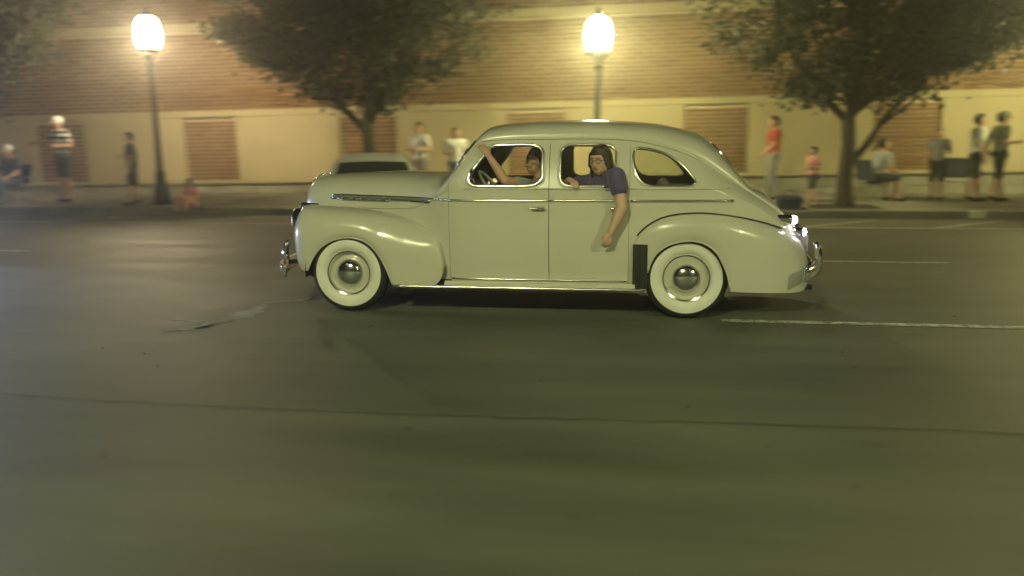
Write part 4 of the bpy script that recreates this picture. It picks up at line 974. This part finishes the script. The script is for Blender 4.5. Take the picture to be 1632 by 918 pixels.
def joints(pose='stand', k=1.0, stride=.0, arms='down', lean=0.0):
    J = {}
    if pose == 'sit':
        pz = .50; J['pelvis'] = V3(0, 0, pz); kn, an = .44, .47
        for s, x in (('L', -.10), ('R', .10)): J['hip' + s] = V3(x, 0, pz); J['kn' + s] = V3(x * 1.5, .43, .50); J['an' + s] = V3(x * 1.4, .45, .09); J['toe' + s] = V3(x * 1.6, .60, .045)
    elif pose == 'kerb':
        pz = .12; J['pelvis'] = V3(0, 0, pz)
        for s, x in (('L', -.10), ('R', .10)): J['hip' + s] = V3(x, 0, pz); J['kn' + s] = V3(x * 1.6, .38, .36); J['an' + s] = V3(x * 1.4, .62, -.03); J['toe' + s] = V3(x * 1.6, .77, -.08)
    else:
        pz = .97; J['pelvis'] = V3(0, 0, pz)
        for s, x, g in (('L', -.09, 1), ('R', .09, -1)):
            J['hip' + s] = V3(x, 0, pz - .03); J['kn' + s] = V3(x * 1.1, .5 * stride * g + .03 * abs(stride) * 4, .51); J['an' + s] = V3(x * 1.1, stride * g, .085 + (.05 if stride and g < 0 else 0)); J['toe' + s] = V3(x * 1.25, stride * g + .15, .045)
    z0 = pz - .97; L = lean
    J['waist'] = V3(0, .3 * L, 1.12 + z0); J['chest'] = V3(0, .8 * L, 1.33 + z0); J['neck'] = V3(0, L, 1.49 + z0); J['head'] = V3(0, 1.25 * L + .02, 1.635 + z0)
    for s, x in (('L', -1), ('R', 1)):
        S_ = V3(x * .185, .9 * L, 1.435 + z0); J['sh' + s] = S_
        a = arms if isinstance(arms, str) else arms['LR'.index(s)]
        if a == 'down': e_, w_ = (x * .06, -.02, -.28), (x * .02, .07, -.25)
        elif a == 'bent': e_, w_ = (x * .07, -.04, -.27), (-x * .05, .23, .02)
        elif a == 'up': e_, w_ = (x * .15, .10, -.10), (-x * .05, .10, .24)
        elif a == 'lap': e_, w_ = (x * .05, .06, -.27), (-x * .05, .22, -.09)
        elif a == 'swingf': e_, w_ = (x * .05, .10, -.26), (0, .18, -.17)
        elif a == 'swingb': e_, w_ = (x * .06, -.12, -.25), (0, -.02, -.25)
        elif a == 'out': e_, w_ = (x * .22, .08, -.16), (x * .20, .14, -.04)
        J['el' + s] = S_ + Vector(e_); J['wr' + s] = J['el' + s] + Vector(w_)
    J['face'] = V3(0, 1, -.08)
    for a in J:
        if a != 'face': J[a] = J[a] * k
    return J
def face_turn(J, deg): a = math.radians(deg); J['face'] = V3(math.sin(a), math.cos(a), -.08); return J
def person(label, loc, rz, J, k=1.0, group='people on the far sidewalk', **kw):
    t = thing('person', loc, math.radians(rz)); tag(t, label, 'person', group); figure(t, J, k=k, **kw); return t
def chair(loc, rz, label):
    t = thing('folding_chair', loc, math.radians(rz)); tag(t, label, 'chair', 'folding chairs on the far sidewalk')
    part('seat', MB().grid([[(x, y, .40 - .03 * math.cos(x * 5)) for y in np.linspace(-.22, .22, 4)] for x in np.linspace(-.25, .25, 7)]), 'cloth_navy', t)
    part('backrest', MB().grid([[(x, -.21 - .12 * s - .03 * math.cos(x * 5), .45 + .42 * s) for s in (0, .5, 1)] for x in np.linspace(-.25, .25, 7)]), 'cloth_navy', t)
    for s in (-1, 1):
        part('leg', MB().tube([(s * .27, -.30, .01), (s * .27, .22, .40)], .012, 6), 'galvanised', t); part('leg', MB().tube([(s * .27, .26, .01), (s * .27, -.22, .42), (s * .26, -.34, .88)], .012, 6), 'galvanised', t)
        part('armrest', MB().capsule((s * .29, -.20, .60), (s * .29, .22, .58), .02, .02, 8), 'black_trim', t)
Z = SW
# yaw: figures face local +Y; 180 = towards the camera, 90 = to the left, -90 = to the right
person('seated person in dark top and light cap at the left edge', (-13.55, 16.35, Z), 170, joints('sit', 1, arms='lap'), shirt='dark', legs='denim', pants=.95, cap='lgrey')
chair((-13.55, 16.35, Z), 170, 'folding chair under the seated person at the left edge')
person('person in striped top, white cap and black shorts standing left of the lamp', (-12.75, 17.0, Z), 160, joints('stand', 1.08, arms=('bent', 'out')), k=1.08, shirt='white', shirt_mat='cloth_stripes', legs='black', pants=.42, cap='white')
person('person in charcoal top and dark shorts beside the left lamp post', (-10.62, 16.3, Z), 120, joints('stand', .88, stride=.10, arms=('down', 'bent')), k=.88, shirt='charcoal', legs='black', pants=.45, hair='hair_brown')
person('small child in pink sitting on the kerb right of the lamp post', (-9.0, 15.74, Z), 178, joints('kerb', .66, arms='lap'), k=.66, shirt='pink', legs='pink', pants=.9, hair='hair_brown', skin='skin_pale', longhair=True)
person('person in white shirt standing just right of the tree behind the sedan hood', (-4.42, 17.0, Z), 150, joints('stand', .97, arms='bent'), k=.97, shirt='white', legs='khaki', pants=.5)
person('person in white shirt partly hidden by the sedan windscreen pillar', (-3.66, 17.1, Z), 200, joints('stand', .90, arms=('down', 'bent')), k=.90, shirt='white', legs='denim', pants=.95)
person('person in red shirt and grey trousers walking past the sedan tail', (2.95, 17.75, Z), 100, joints('stand', 1.0, stride=.16, arms=('swingf', 'swingb')), shirt='red', legs='grey', pants=.97)
person('child in pink top stepping along the kerb beside the tree', (3.38, 15.98, Z), 115, joints('stand', .66, stride=.24, arms=('bent', 'swingb')), k=.66, shirt='pink', legs='dark', pants=.36, hair='hair_brown', skin='skin_pale')
person('person in light grey top sitting bent forward right of the tree', (4.98, 17.7, Z), -65, joints('sit', 1.0, arms='lap', lean=.12), shirt='lgrey', legs='black', pants=.5)
chair((4.98, 17.7, Z), -65, 'folding chair under the person in light grey top')
person('teenager in grey top with white collar band in front of the right brick panel', (6.38, 18.3, Z), 165, joints('stand', .84, arms=('bent', 'down')), k=.84, shirt='grey', legs='black', pants=.5, cap=None)
person('person in white shirt and black shorts near the right edge', (6.95, 17.85, Z), -95, joints('stand', 1.0, stride=.12, arms=('swingf', 'down')), shirt='white', legs='black', pants=.46)
person('person in olive grey top walking right behind the white shirt', (7.36, 17.8, Z), -85, joints('stand', 1.02, stride=.14, arms=('swingb', 'bent')), k=1.02, shirt='olive', legs='black', pants=.5, cap='olive')
chair((6.78, 18.5, Z), 150, 'empty dark folding chair between the teenager and the white shirt')
# bag by the kerb
bg_ = thing('duffel_bag', (2.98, 15.95, Z)); tag(bg_, 'dark blue bag standing on the kerb beside the pink child', 'bag')
remesh(MB().capsule((-.14, 0, .15), (.14, 0, .15), .13, .13).capsule((-.14, 0, .09), (.14, 0, .09), .11, .11), .02, 'cloth_navy', 'bag_body', bg_, 3)
part('handle', MB().tube([(.12 * math.cos(a), 0, .26 + .10 * math.sin(a)) for a in np.linspace(0, math.pi, 10)], .010, 6), 'cloth_black', bg_)

# ---- driver: left arm on the sill, hand up on the window pillar
t = thing('person', CAR_LOC); tag(t, 'driver with dark hair and grey top, bare arm raised to the front pillar', 'person', 'people in the pale sedan')
J = dict(pelvis=V3(1.62, -.36, .70), waist=V3(1.64, -.36, .83), chest=V3(1.66, -.37, 1.0), neck=V3(1.665, -.38, 1.165), head=V3(1.635, -.40, 1.305),
         hipL=V3(1.58, -.46, .68), hipR=V3(1.58, -.27, .68), knL=V3(1.20, -.50, .74), knR=V3(1.20, -.26, .74), anL=V3(1.08, -.48, .44), anR=V3(1.05, -.26, .44), toeL=V3(.99, -.47, .42), toeR=V3(.97, -.26, .42),
         shL=V3(1.64, -.55, 1.085), shR=V3(1.62, -.20, 1.085), elL=V3(1.415, -.835, 1.168), elR=V3(1.45, -.17, .93), wrL=V3(1.275, -.80, 1.37), wrR=V3(1.29, -.25, 1.06), face=V3(-1, -.12, -.05))
figure(t, J, skin='skin', shirt='grey', legs='denim', pants=.95, voxel=.008, sleeve=.6, k=.97,
       hand_dirs={'L': (V3(-.55, .1, .8), V3(-.5, .75, -.2), V3(-.3, -.2, .9), .5), 'R': (V3(-.8, -.2, .3), V3(-.3, -.5, -.6), V3(0, -.8, .5), .9)}, shoes=True)
# ---- passenger leaning out of the rear window, arm hanging down outside the door
t = thing('person', CAR_LOC); tag(t, 'passenger in purple shirt and glasses leaning out of the rear window, arm hanging', 'person', 'people in the pale sedan')
J = dict(pelvis=V3(2.34, -.36, .68), waist=V3(2.30, -.46, .84), chest=V3(2.235, -.62, 1.075), neck=V3(2.235, -.73, 1.225), head=V3(2.215, -.80, 1.325),
         hipL=V3(2.36, -.46, .66), hipR=V3(2.36, -.27, .66), knL=V3(1.98, -.40, .70), knR=V3(1.98, -.20, .70), anL=V3(1.96, -.42, .42), anR=V3(1.96, -.22, .42), toeL=V3(1.86, -.43, .40), toeR=V3(1.86, -.22, .40),
         shL=V3(2.352, -.860, 1.205), shR=V3(2.09, -.60, 1.13), elL=V3(2.402, -.945, .955), elR=V3(1.93, -.60, 1.10), wrL=V3(2.318, -.968, .757), wrR=V3(1.955, -.775, 1.165), face=V3(-.45, -.88, -.10))
fr_ = frame(V3(-.45, -.88, -.10), (-.10, -.12, 1))
figure(t, J, skin='skin_pale', shirt='purple', legs='dark', pants=.95, voxel=.008, sleeve=.42, k=.95, armk=1.22, longhair=True, face=fr_,
       hand_dirs={'L': (V3(-.32, -.05, -.95), V3(-.3, .9, 0), V3(-.9, -.2, .2), .35), 'R': (V3(.45, -.88, -.05), V3(.1, -.2, -.9), V3(.9, .3, .1), .45)})
f, r, u = fr_; c = J['head']
gl = part('glasses', MB().tube([c + f * .112 * .95 + r * a + u * .016 for a in (-.012, 0, .012)], .003, 5), 'black_trim', t)
for s in (-1, 1):
    part('rim', MB().tube([c + f * (.106 - .008 * abs(math.cos(a))) * .95 + r * (s * .036 + .025 * math.cos(a)) + u * (.012 + .016 * math.sin(a)) for a in np.linspace(0, 6.28, 20)[:-1]], .0025, 5, closed=True), 'black_trim', gl)
    part('temple', MB().tube([c + f * .092 + r * s * .062 + u * .018, c + f * .03 + r * s * .088 + u * .018, c - f * .02 + r * s * .09 + u * .01], .003, 5), 'black_trim', gl)

# ================================================================== night air, a scattering volume added to give the lamps a halo
hz = MB().box((-95, -65, -1.2), (95, 95, 8.6)).mesh('halo_haze')
m = bpy.data.materials.new('halo_haze'); m.use_nodes = True; t = m.node_tree; t.nodes.clear()
o = N(t, 'ShaderNodeOutputMaterial'); v = N(t, 'ShaderNodeVolumePrincipled'); v.inputs['Density'].default_value = HALO_HAZE; v.inputs['Color'].default_value = (.92, .92, .88, 1); v.inputs['Anisotropy'].default_value = 0.82
t.links.new(v.outputs[0], o.inputs['Volume']); hz.materials.append(m)
h = ob('halo_haze', hz); h['kind'] = 'stuff'
